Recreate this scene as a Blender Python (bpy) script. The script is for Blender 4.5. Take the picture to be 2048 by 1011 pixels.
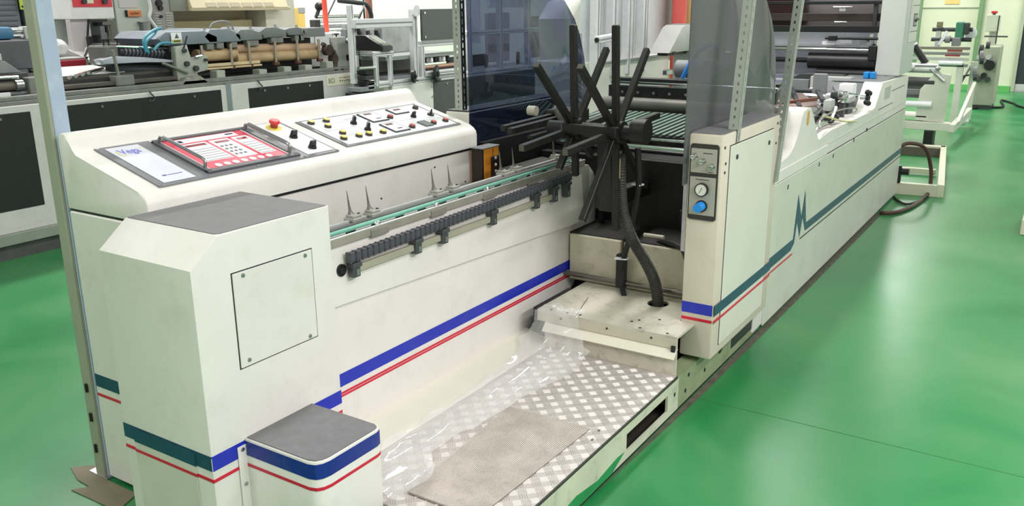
import bpy, bmesh, math, random
from mathutils import Vector, Matrix
for o in list(bpy.data.objects): bpy.data.objects.remove(o)
random.seed(7)
SC = bpy.context.scene
COL = SC.collection
PI = math.pi

# ---------------------------------------------------------------- camera
EYE = 1.6
yaw, pitch, roll = math.radians(32.824), math.radians(16.0616), math.radians(-0.4612)
F = Vector((math.cos(yaw)*math.cos(pitch), math.sin(yaw)*math.cos(pitch), -math.sin(pitch)))
R0 = Vector((math.sin(yaw), -math.cos(yaw), 0)); U0 = R0.cross(F)
R = math.cos(roll)*R0 + math.sin(roll)*U0
U = -math.sin(roll)*R0 + math.cos(roll)*U0
cd = bpy.data.cameras.new('camera'); cam = bpy.data.objects.new('camera', cd); COL.objects.link(cam)
cd.sensor_width = 36; cd.lens = 1730.55/2048*36; cd.clip_start = 0.05; cd.clip_end = 100
cam.matrix_world = Matrix(((R.x, U.x, -F.x, 0), (R.y, U.y, -F.y, 0), (R.z, U.z, -F.z, EYE), (0, 0, 0, 1)))
SC.camera = cam

# ---------------------------------------------------------------- light
SC.view_settings.view_transform = 'Standard'; SC.view_settings.look = 'None'
SC.view_settings.gamma = 1; SC.view_settings.use_curve_mapping = False
SC.view_settings.exposure = 0.0
w = bpy.data.worlds.new('hall_daylight'); SC.world = w; w.use_nodes = True
w.node_tree.nodes['Background'].inputs[0].default_value = (1.0, 0.96, 1.0, 1)
w.node_tree.nodes['Background'].inputs[1].default_value = 0.55
def lamp(x, y, z, sx, sy, power, color=(1.0, 0.955, 0.955)):
    l = bpy.data.lights.new('fluorescent_or_fill_lamp', 'AREA'); l.shape = 'RECTANGLE'; l.size = sx; l.size_y = sy
    l.energy = power; l.color = color
    o = bpy.data.objects.new('fluorescent_or_fill_lamp', l); COL.objects.link(o); o.location = (x, y, z)
    return o
for ly, row in ((-1.5, ((-1.2, 75), (2.4, 60), (7.5, 40), (12.0, 60), (16.2, 170))),
                (2.4, ((-1.2, 60), (4.8, 105), (8.5, 95), (12.5, 80), (16.2, 150))),
                (7.4, ((0.5, 95), (4.2, 140), (8.0, 190), (12.0, 120), (16.0, 90)))):
    for lx, pw in row:
        lamp(lx, ly, 4.1, 2.4, 0.35, pw)

lamp(1.5, -2.6, 3.4, 2.8, 0.35, 235)  # extra lamp hung lower, added to brighten upright faces turned to the aisle
# ---------------------------------------------------------------- helpers
def lin(h):
    h = h.lstrip('#'); c = [int(h[i:i+2], 16)/255 for i in (0, 2, 4)]
    return tuple(v/12.92 if v <= 0.04045 else ((v+0.055)/1.055)**2.4 for v in c) + (1,)
MATS = {}
def M(name, hx, rough=0.5, metal=0.0, var=0.06, scale=6.0, bump=0.0, dirt=None, dirt_amt=0.0, bscale=60, coat=0):
    if name in MATS: return MATS[name]
    m = bpy.data.materials.new(name); m.use_nodes = True; nt = m.node_tree; n = nt.nodes; L = nt.links
    b = n['Principled BSDF']; b.inputs['Roughness'].default_value = rough; b.inputs['Metallic'].default_value = metal
    if coat: b.inputs['Coat Weight'].default_value = coat
    tc = n.new('ShaderNodeTexCoord'); nz = n.new('ShaderNodeTexNoise'); nz.inputs['Scale'].default_value = scale
    nz.inputs['Detail'].default_value = 5; L.new(tc.outputs['Object'], nz.inputs['Vector'])
    c = lin(hx); rp = n.new('ShaderNodeValToRGB'); rp.color_ramp.elements[0].position = .3; rp.color_ramp.elements[1].position = .7
    rp.color_ramp.elements[0].color = tuple(v*(1-var) for v in c[:3])+(1,)
    rp.color_ramp.elements[1].color = tuple(min(1, v*(1+var)) for v in c[:3])+(1,)
    L.new(nz.outputs['Fac'], rp.inputs[0]); out = rp.outputs[0]
    if dirt:
        n2 = n.new('ShaderNodeTexNoise'); n2.inputs['Scale'].default_value = scale*2.3; n2.inputs['Detail'].default_value = 8
        n2.inputs['Roughness'].default_value = .7
        L.new(tc.outputs['Object'], n2.inputs['Vector'])
        r2 = n.new('ShaderNodeValToRGB'); r2.color_ramp.elements[0].position = .52; r2.color_ramp.elements[1].position = .75
        r2.color_ramp.elements[1].color = (dirt_amt,)*3+(1,); r2.color_ramp.elements[0].color = (0, 0, 0, 1)
        L.new(n2.outputs['Fac'], r2.inputs[0])
        mx = n.new('ShaderNodeMix'); mx.data_type = 'RGBA'; L.new(r2.outputs[0], mx.inputs[0]); L.new(out, mx.inputs[6])
        mx.inputs[7].default_value = lin(dirt); out = mx.outputs[2]
    L.new(out, b.inputs['Base Color'])
    if bump:
        nb = n.new('ShaderNodeTexNoise'); nb.inputs['Scale'].default_value = bscale; nb.inputs['Detail'].default_value = 4
        L.new(tc.outputs['Object'], nb.inputs['Vector'])
        bp = n.new('ShaderNodeBump'); bp.inputs['Strength'].default_value = bump; bp.inputs['Distance'].default_value = .01
        L.new(nb.outputs['Fac'], bp.inputs['Height']); L.new(bp.outputs[0], b.inputs['Normal'])
    MATS[name] = m; return m
def clear_mat(name, hx, refl=1.0, diffuse=0.0, rough=0.03, dcol='ffffff'):
    m = bpy.data.materials.new(name); m.use_nodes = True; nt = m.node_tree; n = nt.nodes; L = nt.links
    n.remove(n['Principled BSDF']); out = n['Material Output']
    t = n.new('ShaderNodeBsdfTransparent'); t.inputs[0].default_value = lin(hx)
    g = n.new('ShaderNodeBsdfGlossy'); g.inputs['Roughness'].default_value = rough; g.inputs[0].default_value = (refl,)*3+(1,)
    fr = n.new('ShaderNodeFresnel'); gm_ = n.new('ShaderNodeNewGeometry'); mr = n.new('ShaderNodeMapRange')
    mr.inputs[3].default_value = 1.49; mr.inputs[4].default_value = 1/1.49   # same reflectance on both faces of the pane
    L.new(gm_.outputs['Backfacing'], mr.inputs[0]); L.new(mr.outputs[0], fr.inputs[0])
    mx = n.new('ShaderNodeMixShader'); L.new(fr.outputs[0], mx.inputs[0]); L.new(t.outputs[0], mx.inputs[1]); L.new(g.outputs[0], mx.inputs[2])
    last = mx.outputs[0]
    if diffuse:
        d = n.new('ShaderNodeBsdfDiffuse'); d.inputs[0].default_value = lin(dcol)
        m2 = n.new('ShaderNodeMixShader'); m2.inputs[0].default_value = diffuse
        L.new(last, m2.inputs[1]); L.new(d.outputs[0], m2.inputs[2]); last = m2.outputs[0]
    L.new(last, out.inputs[0]); return m

class G:
    def __init__(s): s.b = bmesh.new()
    def _faces(s, co, fs, bev=0, seg=1):
        v = [s.b.verts.new(c) for c in co]
        f = [s.b.faces.new([v[i] for i in q]) for q in fs]
        if bev:
            e = list({e for q in f for e in q.edges})
            bmesh.ops.bevel(s.b, geom=e, offset=bev, segments=seg, affect='EDGES', profile=.5, clamp_overlap=True)
        return s
    def box(s, x0, x1, y0, y1, z0, z1, bev=0, seg=1, fn=None):
        co = [(x, y, z) for z in (z0, z1) for y in (y0, y1) for x in (x0, x1)]
        if fn: co = [fn(*c) for c in co]
        return s._faces(co, [(0, 2, 3, 1), (4, 5, 7, 6), (0, 1, 5, 4), (2, 6, 7, 3), (0, 4, 6, 2), (1, 3, 7, 5)], bev, seg)
    def bar(s, p, q, w, h, up=(0, 0, 1), bev=0):
        p, q = Vector(p), Vector(q); d = (q-p).normalized(); a = d.cross(Vector(up))
        if a.length < 1e-4: a = d.cross(Vector((1, 0, 0)))
        a.normalize(); u = a.cross(d)
        a *= w/2; u *= h/2
        co = [p-a-u, p+a-u, q-a-u, q+a-u, p-a+u, p+a+u, q-a+u, q+a+u]
        return s._faces(co, [(0, 2, 3, 1), (4, 5, 7, 6), (0, 1, 5, 4), (2, 6, 7, 3), (0, 4, 6, 2), (1, 3, 7, 5)], bev)
    def cyl(s, p, q, r, n=16, r2=None, cap=True):
        return s.tube([p, q], [r, r if r2 is None else r2], n, cap)
    def tube(s, path, r, n=8, cap=True):
        P = [Vector(p) for p in path]; m = len(P)
        rr = r if isinstance(r, (list, tuple)) else [r]*m
        d0 = (P[1]-P[0]).normalized(); up = Vector((0, 0, 1)) if abs(d0.z) < .9 else Vector((1, 0, 0))
        a = d0.cross(up).normalized(); rings = []
        for i in range(m):
            d = (P[min(i+1, m-1)]-P[max(i-1, 0)]).normalized()
            a = (a-d*a.dot(d)).normalized(); u = d.cross(a)
            rings.append([s.b.verts.new(P[i]+(a*math.cos(t)+u*math.sin(t))*rr[i]) for t in [2*PI*k/n for k in range(n)]])
        for i in range(m-1):
            for k in range(n):
                s.b.faces.new((rings[i][k], rings[i][(k+1) % n], rings[i+1][(k+1) % n], rings[i+1][k]))
        if cap:
            s.b.faces.new(list(reversed(rings[0]))); s.b.faces.new(rings[-1])
        return s
    def prism(s, axis, pts, a, b, bev=0):
        def mk(t, p):
            return {'x': (t, p[0], p[1]), 'y': (p[0], t, p[1]), 'z': (p[0], p[1], t)}[axis]
        n = len(pts)
        v0 = [s.b.verts.new(mk(a, p)) for p in pts]; v1 = [s.b.verts.new(mk(b, p)) for p in pts]
        f0 = s.b.faces.new(v0); f1 = s.b.faces.new(list(reversed(v1)))
        for i in range(n): s.b.faces.new((v0[i], v1[i], v1[(i+1) % n], v0[(i+1) % n]))
        if bev:
            bmesh.ops.bevel(s.b, geom=list(f0.edges)+list(f1.edges), offset=bev, segments=2, affect='EDGES', profile=.5, clamp_overlap=True)
        return s
    def ball(s, c, r, n=12, sz=(1, 1, 1)):
        m = Matrix.Translation(c) @ Matrix.Diagonal((r*sz[0], r*sz[1], r*sz[2], 1))
        bmesh.ops.create_uvsphere(s.b, u_segments=n, v_segments=max(6, n//2), radius=1, matrix=m); return s
    def grid(s, rows):
        V = [[s.b.verts.new(p) for p in r] for r in rows]
        for i in range(len(V)-1):
            for j in range(len(V[0])-1): s.b.faces.new((V[i][j], V[i][j+1], V[i+1][j+1], V[i+1][j]))
        return s
    def plate_hole(s, x0, x1, y0, y1, z0, z1, cx, cy, rx, ry, n=20):
        for z, flip in ((z1, 0), (z0, 1)):
            ring = []; 
            for k in range(n):
                t = 2*PI*k/n; c, q = math.cos(t), math.sin(t)
                e = min((x1-cx)/c if c > 1e-9 else ((x0-cx)/c if c < -1e-9 else 1e9), (y1-cy)/q if q > 1e-9 else ((y0-cy)/q if q < -1e-9 else 1e9))
                ring.append((s.b.verts.new((cx+rx*c, cy+ry*q, z)), s.b.verts.new((cx+e*c, cy+e*q, z)), t))
            cor = sorted((math.atan2(y-cy, x-cx) % (2*PI), s.b.verts.new((x, y, z))) for x in (x0, x1) for y in (y0, y1)) if False else sorted([(math.atan2(y-cy, x-cx) % (2*PI), x, y) for x in (x0, x1) for y in (y0, y1)])
            for k in range(n):
                a, b2 = ring[k], ring[(k+1) % n]; t0 = a[2]; t1 = b2[2] if k < n-1 else 2*PI
                mid = [s.b.verts.new((x, y, z)) for t, x, y in cor if t0 < t < t1]
                f = [a[0], a[1]]+mid+[b2[1], b2[0]]
                s.b.faces.new(list(reversed(f)) if flip else f)
        bmesh.ops.remove_doubles(s.b, verts=s.b.verts[:], dist=1e-5)
        for a, b2 in (((x0, y0), (x1, y0)), ((x1, y0), (x1, y1)), ((x1, y1), (x0, y1)), ((x0, y1), (x0, y0))):
            s._faces([(a[0], a[1], z0), (b2[0], b2[1], z0), (b2[0], b2[1], z1), (a[0], a[1], z1)], [(0, 1, 2, 3)])
        return s
    def merge(s, mesh, mat=Matrix()):
        t = bmesh.new(); t.from_mesh(mesh); t.transform(mat)
        vm = {v: s.b.verts.new(v.co) for v in t.verts}
        for f in t.faces:
            try: s.b.faces.new([vm[v] for v in f.verts])
            except ValueError: pass
        t.free(); return s

def wloc(o):
    l = o.location.copy(); p = o.parent
    while p: l += p.location; p = p.parent
    return l
def obj(name, g, mat, parent=None, label=None, smooth=True, loc=None, kind=None):
    """one mesh object; geometry is given in world coordinates"""
    me = bpy.data.meshes.new(name)
    bmesh.ops.recalc_face_normals(g.b, faces=g.b.faces[:])
    if loc is None:
        if parent is None:
            vs = [v.co for v in g.b.verts]
            lo = [min(v[i] for v in vs) for i in range(3)]; hi = [max(v[i] for v in vs) for i in range(3)]
            loc = Vector(((lo[0]+hi[0])/2, (lo[1]+hi[1])/2, lo[2]))
        else: loc = wloc(parent)
    loc = Vector(loc)
    bmesh.ops.translate(g.b, verts=g.b.verts[:], vec=-loc)
    g.b.to_mesh(me); g.b.free()
    if smooth:
        me.polygons.foreach_set('use_smooth', [True]*len(me.polygons)); me.set_sharp_from_angle(angle=math.radians(32))
    me.materials.append(mat)
    o = bpy.data.objects.new(name, me); COL.objects.link(o)
    if parent is not None: o.parent = parent; o.location = loc-wloc(parent)
    else: o.location = loc
    if label: o['label'] = label
    if kind: o['kind'] = kind
    return o
def thing(name, label, cat, loc=(0, 0, 0), group=None):
    o = bpy.data.objects.new(name, None); o.empty_display_size = .05; COL.objects.link(o); o.location = loc
    o['label'] = label; o['category'] = cat
    if group: o['group'] = group
    return o
def tag(o, label, cat, group=None):
    o['label'] = label; o['category'] = cat
    if group: o['group'] = group
    return o
def twin(o, off=(0, 0, 0), parent=None):
    """copy of a part (shared mesh), moved by off"""
    c = o.copy(); COL.objects.link(c); c.location = o.location+Vector(off)
    if parent is not None: c.parent = parent
    return c
def dup(root, loc, label=None):
    r = root.copy(); COL.objects.link(r); r.location = loc
    if label: r['label'] = label
    for ch in list(root.children):
        c = ch.copy(); COL.objects.link(c); c.parent = r
        for q in list(ch.children):
            d = q.copy(); COL.objects.link(d); d.parent = c
    return r
def text_geo(body, size, fn, depth=.0006, bold=0):
    """lettering as thin raised mesh; fn maps (u, v, h) of the text plane to world"""
    cu = bpy.data.curves.new('lettering', 'FONT'); cu.body = body; cu.size = size; cu.extrude = depth/2; cu.resolution_u = 3; cu.offset = bold
    ob = bpy.data.objects.new('lettering', cu); COL.objects.link(ob)
    bpy.context.view_layer.update()
    me = bpy.data.meshes.new_from_object(ob.evaluated_get(bpy.context.evaluated_depsgraph_get()))
    bpy.data.objects.remove(ob); bpy.data.curves.remove(cu)
    g = G(); g.b.from_mesh(me); bpy.data.meshes.remove(me)
    for v in g.b.verts: v.co = Vector(fn(v.co.x, v.co.y, v.co.z))
    return g

# ---------------------------------------------------------------- materials
paint = M('white_machine_paint', 'e9e5e0', .42, 0, .03, 3, dirt='b9b3a2', dirt_amt=.25)
paint2 = M('cream_machine_paint', 'd9d4c6', .45, 0, .04, 4, dirt='8d8676', dirt_amt=.35)
paintd = M('worn_deck_paint', 'c9c4b4', .5, 0, .08, 7, dirt='6f675a', dirt_amt=.6)
padgrey = M('grey_grip_mat', '7b797d', .75, 0, .06, 30, bump=.15, bscale=400)
black = M('black_enamel', '1b1b1e', .4, 0, .15, 8)
dark = M('dark_oily_metal', '26262a', .45, .3, .25, 12)
darkgrey = M('dark_grey_enamel', '3c3d40', .5, 0, .12, 10)
midgrey = M('grey_enamel', '85878a', .5, 0, .06, 9)
lightgrey = M('light_grey_enamel', 'b9bab8', .5, 0, .05, 9)
steel = M('brushed_steel', 'b8b8ba', .32, .9, .08, 30)
chrome = M('polished_steel', 'd8d8da', .14, 1, .03, 30)
alu = M('aluminium_profile', 'dcdcdf', .38, .2, .05, 20)
rubber = M('black_rubber', '232325', .7, 0, .12, 40)
blue_s = M('blue_stripe_vinyl', '1c2fb4', .35, 0, .04, 6, dirt='9fa6d8', dirt_amt=.06)
teal_s = M('teal_stripe_vinyl', '17485f', .4, 0, .1, 8, dirt='8fa3a0', dirt_amt=.08)
red_s = M('red_stripe_vinyl', 'cf1f3e', .4, 0, .04, 8)
redkey = M('red_keypad_film', 'e04460', .35, 0, .03, 8)
whitefilm = M('white_label_film', 'efeef2', .4, 0, .02, 8)
yellow = M('yellow_plastic', 'f0dc6c', .4, 0, .04, 10)
redp = M('red_plastic', 'd8343c', .4, 0, .05, 10)
orange = M('orange_housing', 'ee9420', .45, 0, .05, 10)
ink = M('dark_ink', '2b2b30', .6, 0, .05, 10)
violet = M('violet_ink', '8a86d6', .6, 0, .05, 10)
maroon = M('maroon_display', '5e1420', .3, 0, .1, 10)
greenb = M('green_belt', '6fae9c', .55, 0, .08, 20)
wood = M('waxed_wood_roller', 'b89c78', .55, 0, .2, 6, dirt='7d6044', dirt_amt=.45)
beige = M('beige_hood_enamel', 'c2b99a', .5, 0, .04, 5)
palegreen = M('pale_green_grey_enamel', 'cfcacb', .5, 0, .04, 6, dirt='a19c98', dirt_amt=.25)
bluehose = M('blue_air_hose', '1c86e0', .35, 0, .05, 10)
tealhose = M('teal_air_hose', '3f93ad', .35, 0, .08, 10)
# ---------------------------------------------------------------- setting
def floor_mat():
    m = bpy.data.materials.new('green_epoxy_floor'); m.use_nodes = True; nt = m.node_tree; n = nt.nodes; L = nt.links
    b = n['Principled BSDF']
    tc = n.new('ShaderNodeTexCoord')
    nz = n.new('ShaderNodeTexNoise'); nz.inputs['Scale'].default_value = 1.3; nz.inputs['Detail'].default_value = 6; nz.inputs['Distortion'].default_value = .6
    L.new(tc.outputs['Object'], nz.inputs['Vector'])
    rp = n.new('ShaderNodeValToRGB'); e = rp.color_ramp.elements
    e[0].position = .3; e[0].color = lin('15753f'); e[1].position = .72; e[1].color = lin('4c8c58')
    k = e.new(.5); k.color = lin('298349')
    L.new(nz.outputs['Fac'], rp.inputs[0])
    n2 = n.new('ShaderNodeTexNoise'); n2.inputs['Scale'].default_value = 9; n2.inputs['Detail'].default_value = 9; n2.inputs['Roughness'].default_value = .75
    L.new(tc.outputs['Object'], n2.inputs['Vector'])
    r2 = n.new('ShaderNodeValToRGB'); r2.color_ramp.elements[0].position = .55; r2.color_ramp.elements[1].position = .8
    r2.color_ramp.elements[0].color = (0, 0, 0, 1); r2.color_ramp.elements[1].color = (.35, .35, .35, 1)
    L.new(n2.outputs['Fac'], r2.inputs[0])
    mx = n.new('ShaderNodeMix'); mx.data_type = 'RGBA'; L.new(r2.outputs[0], mx.inputs[0]); L.new(rp.outputs[0], mx.inputs[6]); mx.inputs[7].default_value = lin('56835f')
    L.new(mx.outputs[2], b.inputs['Base Color'])
    rr = n.new('ShaderNodeMapRange'); rr.inputs[3].default_value = .22; rr.inputs[4].default_value = .42
    L.new(nz.outputs['Fac'], rr.inputs[0]); L.new(rr.outputs[0], b.inputs['Roughness'])
    bp = n.new('ShaderNodeBump'); bp.inputs['Strength'].default_value = .06; L.new(n2.outputs['Fac'], bp.inputs['Height']); L.new(bp.outputs[0], b.inputs['Normal'])
    return m
def struct(name, g, mat, label=None):
    o = obj(name, g, mat); o['kind'] = 'structure'
    if label: o['label'] = label
    return o
# floor slabs meet at an expansion joint that runs across the aisle
JX = 3.215
fm = floor_mat()
fl = obj('floor', G().box(-3, JX-.0025, -4, 9.4, -.1, 0).box(JX+.0025, 18.3, -4, 9.4, -.1, 0), fm, loc=(0, 0, 0)); fl['kind'] = 'structure'
obj('joint_filler', G().box(JX-.0025, JX+.0025, -4, 1.17, -.02, -.0015), M('joint_filler', '4d7a44', .8, 0, .35, 14), fl)
wallm = M('pale_lime_wall', 'd3d5bd', .7, 0, .03, 2)
struct('wall_back', G().box(18.2, 18.4, .98, 9.4, 0, 4.4).box(18.2, 18.4, -4, .15, 0, 4.4).box(18.2, 18.4, .15, .98, 2.3, 4.4), wallm)
struct('wall_left', G().box(-3, 18.4, 9.2, 9.4, 0, 4.4), M('pale_mint_wall', 'e8e7e3', .7, 0, .03, 2))
struct('wall_front', G().box(-3.2, -3, -4, 9.4, 0, 4.4), M('front_wall_grey', 'b9b7ae', .8, 0, .03, 2))
struct('ceiling', G().box(-3, 18.4, -4, 9.4, 4.4, 4.5), M('white_ceiling', 'e8e8e4', .8, 0, .02, 2))
struct('baseboard_back', G().box(18.17, 18.2, 1.0, 9.2, .0, .1), M('green_skirting', '5cae5c', .5, 0, .06, 6))
d1 = thing('door_1', 'dark glazed door in a pale frame in the far wall', 'door', (18.25, .56, 0)); del d1['category']; d1['kind'] = 'structure'
obj('door_frame', G().box(18.16, 18.3, .93, .99, 0, 2.3, .006).box(18.16, 18.3, .15, .21, 0, 2.3, .006).box(18.16, 18.3, .15, .99, 2.24, 2.32, .006), M('grey_green_frame', 'a9b09c', .5), d1)
obj('door_leaf', G().box(18.2, 18.24, .21, .93, .12, 2.24, .01), M('dark_door_leaf', '2f343a', .35), d1)
obj('kick_rail', G().box(18.19, 18.25, .21, .93, .02, .14, .006), lightgrey, d1)
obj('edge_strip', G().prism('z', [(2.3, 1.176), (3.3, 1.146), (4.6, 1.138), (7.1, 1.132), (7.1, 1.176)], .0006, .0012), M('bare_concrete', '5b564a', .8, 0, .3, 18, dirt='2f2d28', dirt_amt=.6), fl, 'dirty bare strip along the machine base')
# panelling on the far wall, with green uprights
trim_g = M('green_upright', '6f8f68', .5, 0, .1, 6)
for i, y in enumerate((1.63, 2.64)):
    struct('trim_%d' % (i+1), G().box(18.1, 18.19, y-.035, y+.035, .5, 4.2, .006), trim_g)
struct('trim_3', G().box(18.185, 18.2, 1.66, 2.6, 1.46, 1.475), M('grey_joint_strip', '9aa08e', .6))
tag(obj('paper_notice', G().box(18.19, 18.198, 2.0, 2.24, 1.53, 1.75), M('orange_paper', 'e8c07a', .7)), 'orange paper notice on the far lime wall above the panel joint', 'notice')

# ---------------------------------------------------------------- control console (left machine)
XL, XR = 1.506, 3.20
K = .279
def SP(x, y, h=0): return (x, y-.2687*h, 1.073+K*(y-2.27)+.9632*h)
def sbox(g, x0, x1, y0, y1, h0, h1, bev=0): return g.box(x0, x1, y0, y1, h0, h1, bev, fn=lambda x, y, h: SP(x, y, h))
def scyl(g, x, y, r, h0, h1, n=16, r2=None): return g.cyl(SP(x, y, h0), SP(x, y, h1), r, n, r2)
con = thing('control_console', 'long white control console with sloped button panel behind the spiked rail', 'console', (2.35, 2.45, 0))
prof = [(2.665, .980), (2.668, 1.205), (2.662, 1.217), (2.652, 1.222), (2.632, 1.222), (2.618, 1.213), (2.612, 1.2), (2.606, 1.18), (2.598, 1.166), (2.58, 1.159),
        (2.31, 1.084), (2.285, 1.076), (2.262, 1.066), (2.25, 1.053), (2.245, 1.036), (2.245, .980)]
obj('console_top', G().prism('x', prof, XL, XR, .008), paint, con)
obj('seam', G().box(XL+.006, XR-.01, 2.2565, 2.66, .968, .9815), black, con)
obj('console_body', G().box(XL, XR-.012, 2.262, 2.66, .02, .973, .004), paint, con)
obj('blue_stripe', G().box(XL-.0015, XL+.001, 2.263, 2.655, .365, .41), teal_s, con)
obj('red_stripe', G().box(XL-.0015, XL+.001, 2.263, 2.655, .33, .34), red_s, con)
g = G()
for x, y, z in ((2.9, 2.262, .93), (2.55, 2.262, .86), (3.12, 2.262, .83)): g.cyl((x, y-.003, z), (x, y, z), .004, 8)
obj('screws', g, darkgrey, con)
# left instrument plate
lp = obj('instrument_plate', sbox(G(), 1.577, 2.352, 2.278, 2.597, 0, .004, .003), M('grey_plate', '7e7d84', .4, .2, .05, 12), con, 'grey plate framing the logo label, keypad and stop button')
obj('logo_label', sbox(G(), 1.605, 1.723, 2.295, 2.58, .004, .0055, .001), M('pale_lilac_label', 'dcdbe8', .4, 0, .02, 6), lp)
obj('logo_lettering', text_geo('Vega', .05, lambda u, v, h: SP(1.628+u*.72, 2.522+v, .006+h), bold=.0007), violet, lp)
for q in ((1.618, 1.624, 2.515, 2.548), (1.621, 1.634, 2.508, 2.514), (1.706, 1.714, 2.545, 2.556)): obj('logo_swirl', sbox(G(), *q, .0055, .006), M('pale_yellow_ink', 'd8cf9a', .6), lp)
g = sbox(G(), 1.633, 1.648, 2.335, 2.343, .0055, .006)
for i in range(9): sbox(g, 1.652+i*.006, 1.6565+i*.006, 2.336, 2.34, .0055, .006)
obj('maker_mark', g, M('blue_violet_ink', '5a58a8', .6), lp)
# keypad in its recessed frame
obj('keypad_bezel', sbox(sbox(sbox(sbox(G(), 1.772, 2.172, 2.565, 2.578, .004, .011, .002), 1.772, 2.172, 2.297, 2.318, .004, .011, .002), 1.772, 1.793, 2.3, 2.575, .004, .011, .002), 2.142, 2.172, 2.3, 2.575, .004, .011, .002), M('charcoal_bezel', '57565c', .4), lp)
kp = obj('keypad', sbox(G(), 1.793, 2.142, 2.318, 2.565, .004, .0065), redkey, con, 'red and white membrane keypad')
obj('keypad_border', sbox(sbox(sbox(G(), 1.793, 1.8, 2.318, 2.565, .0065, .007), 2.135, 2.142, 2.318, 2.565, .0065, .007), 1.8, 2.135, 2.318, 2.323, .0065, .007), whitefilm, kp)
obj('title_strip', sbox(G(), 1.836, 2.095, 2.527, 2.56, .0065, .0072), whitefilm, kp)
obj('title_print', sbox(sbox(G(), 1.85, 1.866, 2.533, 2.55, .0072, .0075), 2.05, 2.085, 2.542, 2.551, .0072, .0075), M('navy_print', '2c2c58', .6), kp)
for x0, x1, y0, y1 in ((1.826, 1.94, 2.372, 2.518), (1.952, 2.036, 2.362, 2.518), (2.05, 2.118, 2.36, 2.518)):
    obj('key_field', sbox(G(), x0, x1, y0, y1, .0065, .0072), whitefilm, kp)
dark_red = M('display_window', '8a1f33', .25)
for x0, x1, y0, y1 in ((1.838, 1.93, 2.493, 2.508), (1.966, 2.026, 2.49, 2.505), (2.062, 2.108, 2.49, 2.506)):
    obj('display_window', sbox(G(), x0, x1, y0, y1, .0072, .0078), dark_red, kp)
kp_line = M('grey_print', '8d8d92', .6)
for x0, x1, n_, ya, yb in ((1.83, 1.936, 6, 2.377, 2.482), (2.054, 2.114, 6, 2.366, 2.48)):
    for i in range(n_):
        y = ya+(yb-ya)*i/n_
        obj('key', sbox(G(), x0, x1, y+.003, y+(yb-ya)/n_-.003, .0072, .0082, .0006), M('key_white', 'e3e4e6', .4), kp)
        obj('key_rule', sbox(G(), x0, x1, y-.001, y+.001, .0072, .0078), kp_line, kp)
kd = M('key_dot_grey', '6e6f78', .5)
for i in range(3):
    for j in range(4): obj('digit_key', scyl(G(), 1.966+i*.019, 2.39+j*.024, .0062, .0072, .0085, 10), kd, kp)
for j in range(4): obj('key', sbox(G(), 2.014, 2.033, 2.383+j*.024, 2.4+j*.024, .0072, .0082, .0006), MATS['key_white'], kp)
for i in range(7): obj('function_key', scyl(G(), 1.845+i*.036, 2.337, .0125, .0068, .008, 10), MATS['key_white'], kp)
for x in (1.788, 2.152):
    pts = [SP(x, 2.558, .004)]+[SP(x, 2.558-.018*(1-math.cos(t)), .022+.014*math.sin(t)) for t in (0, .5, 1, 1.57)]+[SP(x, 2.334+.018*(1-math.cos(t)), .022+.014*math.sin(t)) for t in (1.57, 1, .5, 0)]+[SP(x, 2.334, .004)]
    obj('guard_rail', G().tube(pts, .0055 if x < 2 else .007, 10), M('satin_rail', '97969a', .3, .7), lp)
for x, y in ((1.586, 2.588), (1.586, 2.287), (2.34, 2.587), (2.342, 2.284), (1.965, 2.286), (1.775, 2.584), (2.18, 2.285)):
    obj('screw', scyl(G(), x, y, .0055, .004, .0065, 8), chrome, lp)
obj('switch_label', sbox(G(), 2.205, 2.335, 2.295, 2.588, .004, .0055), whitefilm, lp)
# right instrument plate
rp_ = obj('instrument_plate', sbox(G(), 2.41, 3.148, 2.296, 2.568, 0, .004, .003), MATS['grey_plate'], con, 'grey plate framing the white field of buttons and meters')
obj('button_field', sbox(G(), 2.43, 3.128, 2.308, 2.556, .004, .0055), M('white_button_field', 'e4e4ea', .4, 0, .02, 5), rp_)
g = G()
for x0, x1, y in ((2.46, 2.62, 2.44), (2.45, 2.6, 2.38), (2.63, 2.7, 2.515), (2.87, 2.96, 2.42), (2.88, 2.98, 2.37), (2.56, 2.7, 2.5)): sbox(g, x0, x1, y, y+.0012, .0055, .006)
for x, y in ((2.46, 2.44), (2.62, 2.38), (2.7, 2.47)): sbox(g, x, x+.0012, y, y+.05, .0055, .006)
obj('legend_lines', g, kp_line, rp_)
for x, y in ((2.418, 2.56), (2.62, 2.561), (2.82, 2.561), (3.14, 2.56), (3.14, 2.304), (2.9, 2.302), (2.66, 2.302), (2.42, 2.304)):
    obj('screw', scyl(G(), x, y, .0045, .004, .0065, 8), chrome, rp_)
def button(x, y, cap, h=.016, r=.0135):
    b_ = obj('push_button', scyl(scyl(G(), x, y, r+.0015, .0055, .0075), x, y, r, .0075, h), M('button_collar', '4a4038', .5), con)
    obj('button_cap', scyl(G(), x, y, r-.001, h, h+.003, 16, r-.003), cap, b_)
    return b_
for x, y in ((2.456, 2.527), (2.538, 2.525), (2.496, 2.476), (2.499, 2.402), (2.456, 2.356), (2.54, 2.354), (2.594, 2.351), (2.675, 2.347)):
    button(x, y, yellow)
redcap = M('red_button_cap', 'b9464c', .4)
for x, y in ((2.86, 2.465), (2.862, 2.347), (3.007, 2.345), (3.095, 2.346)): button(x, y, redcap)
button(3.091, 2.512, M('charcoal_cap', '3a3a3d', .5))
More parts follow.
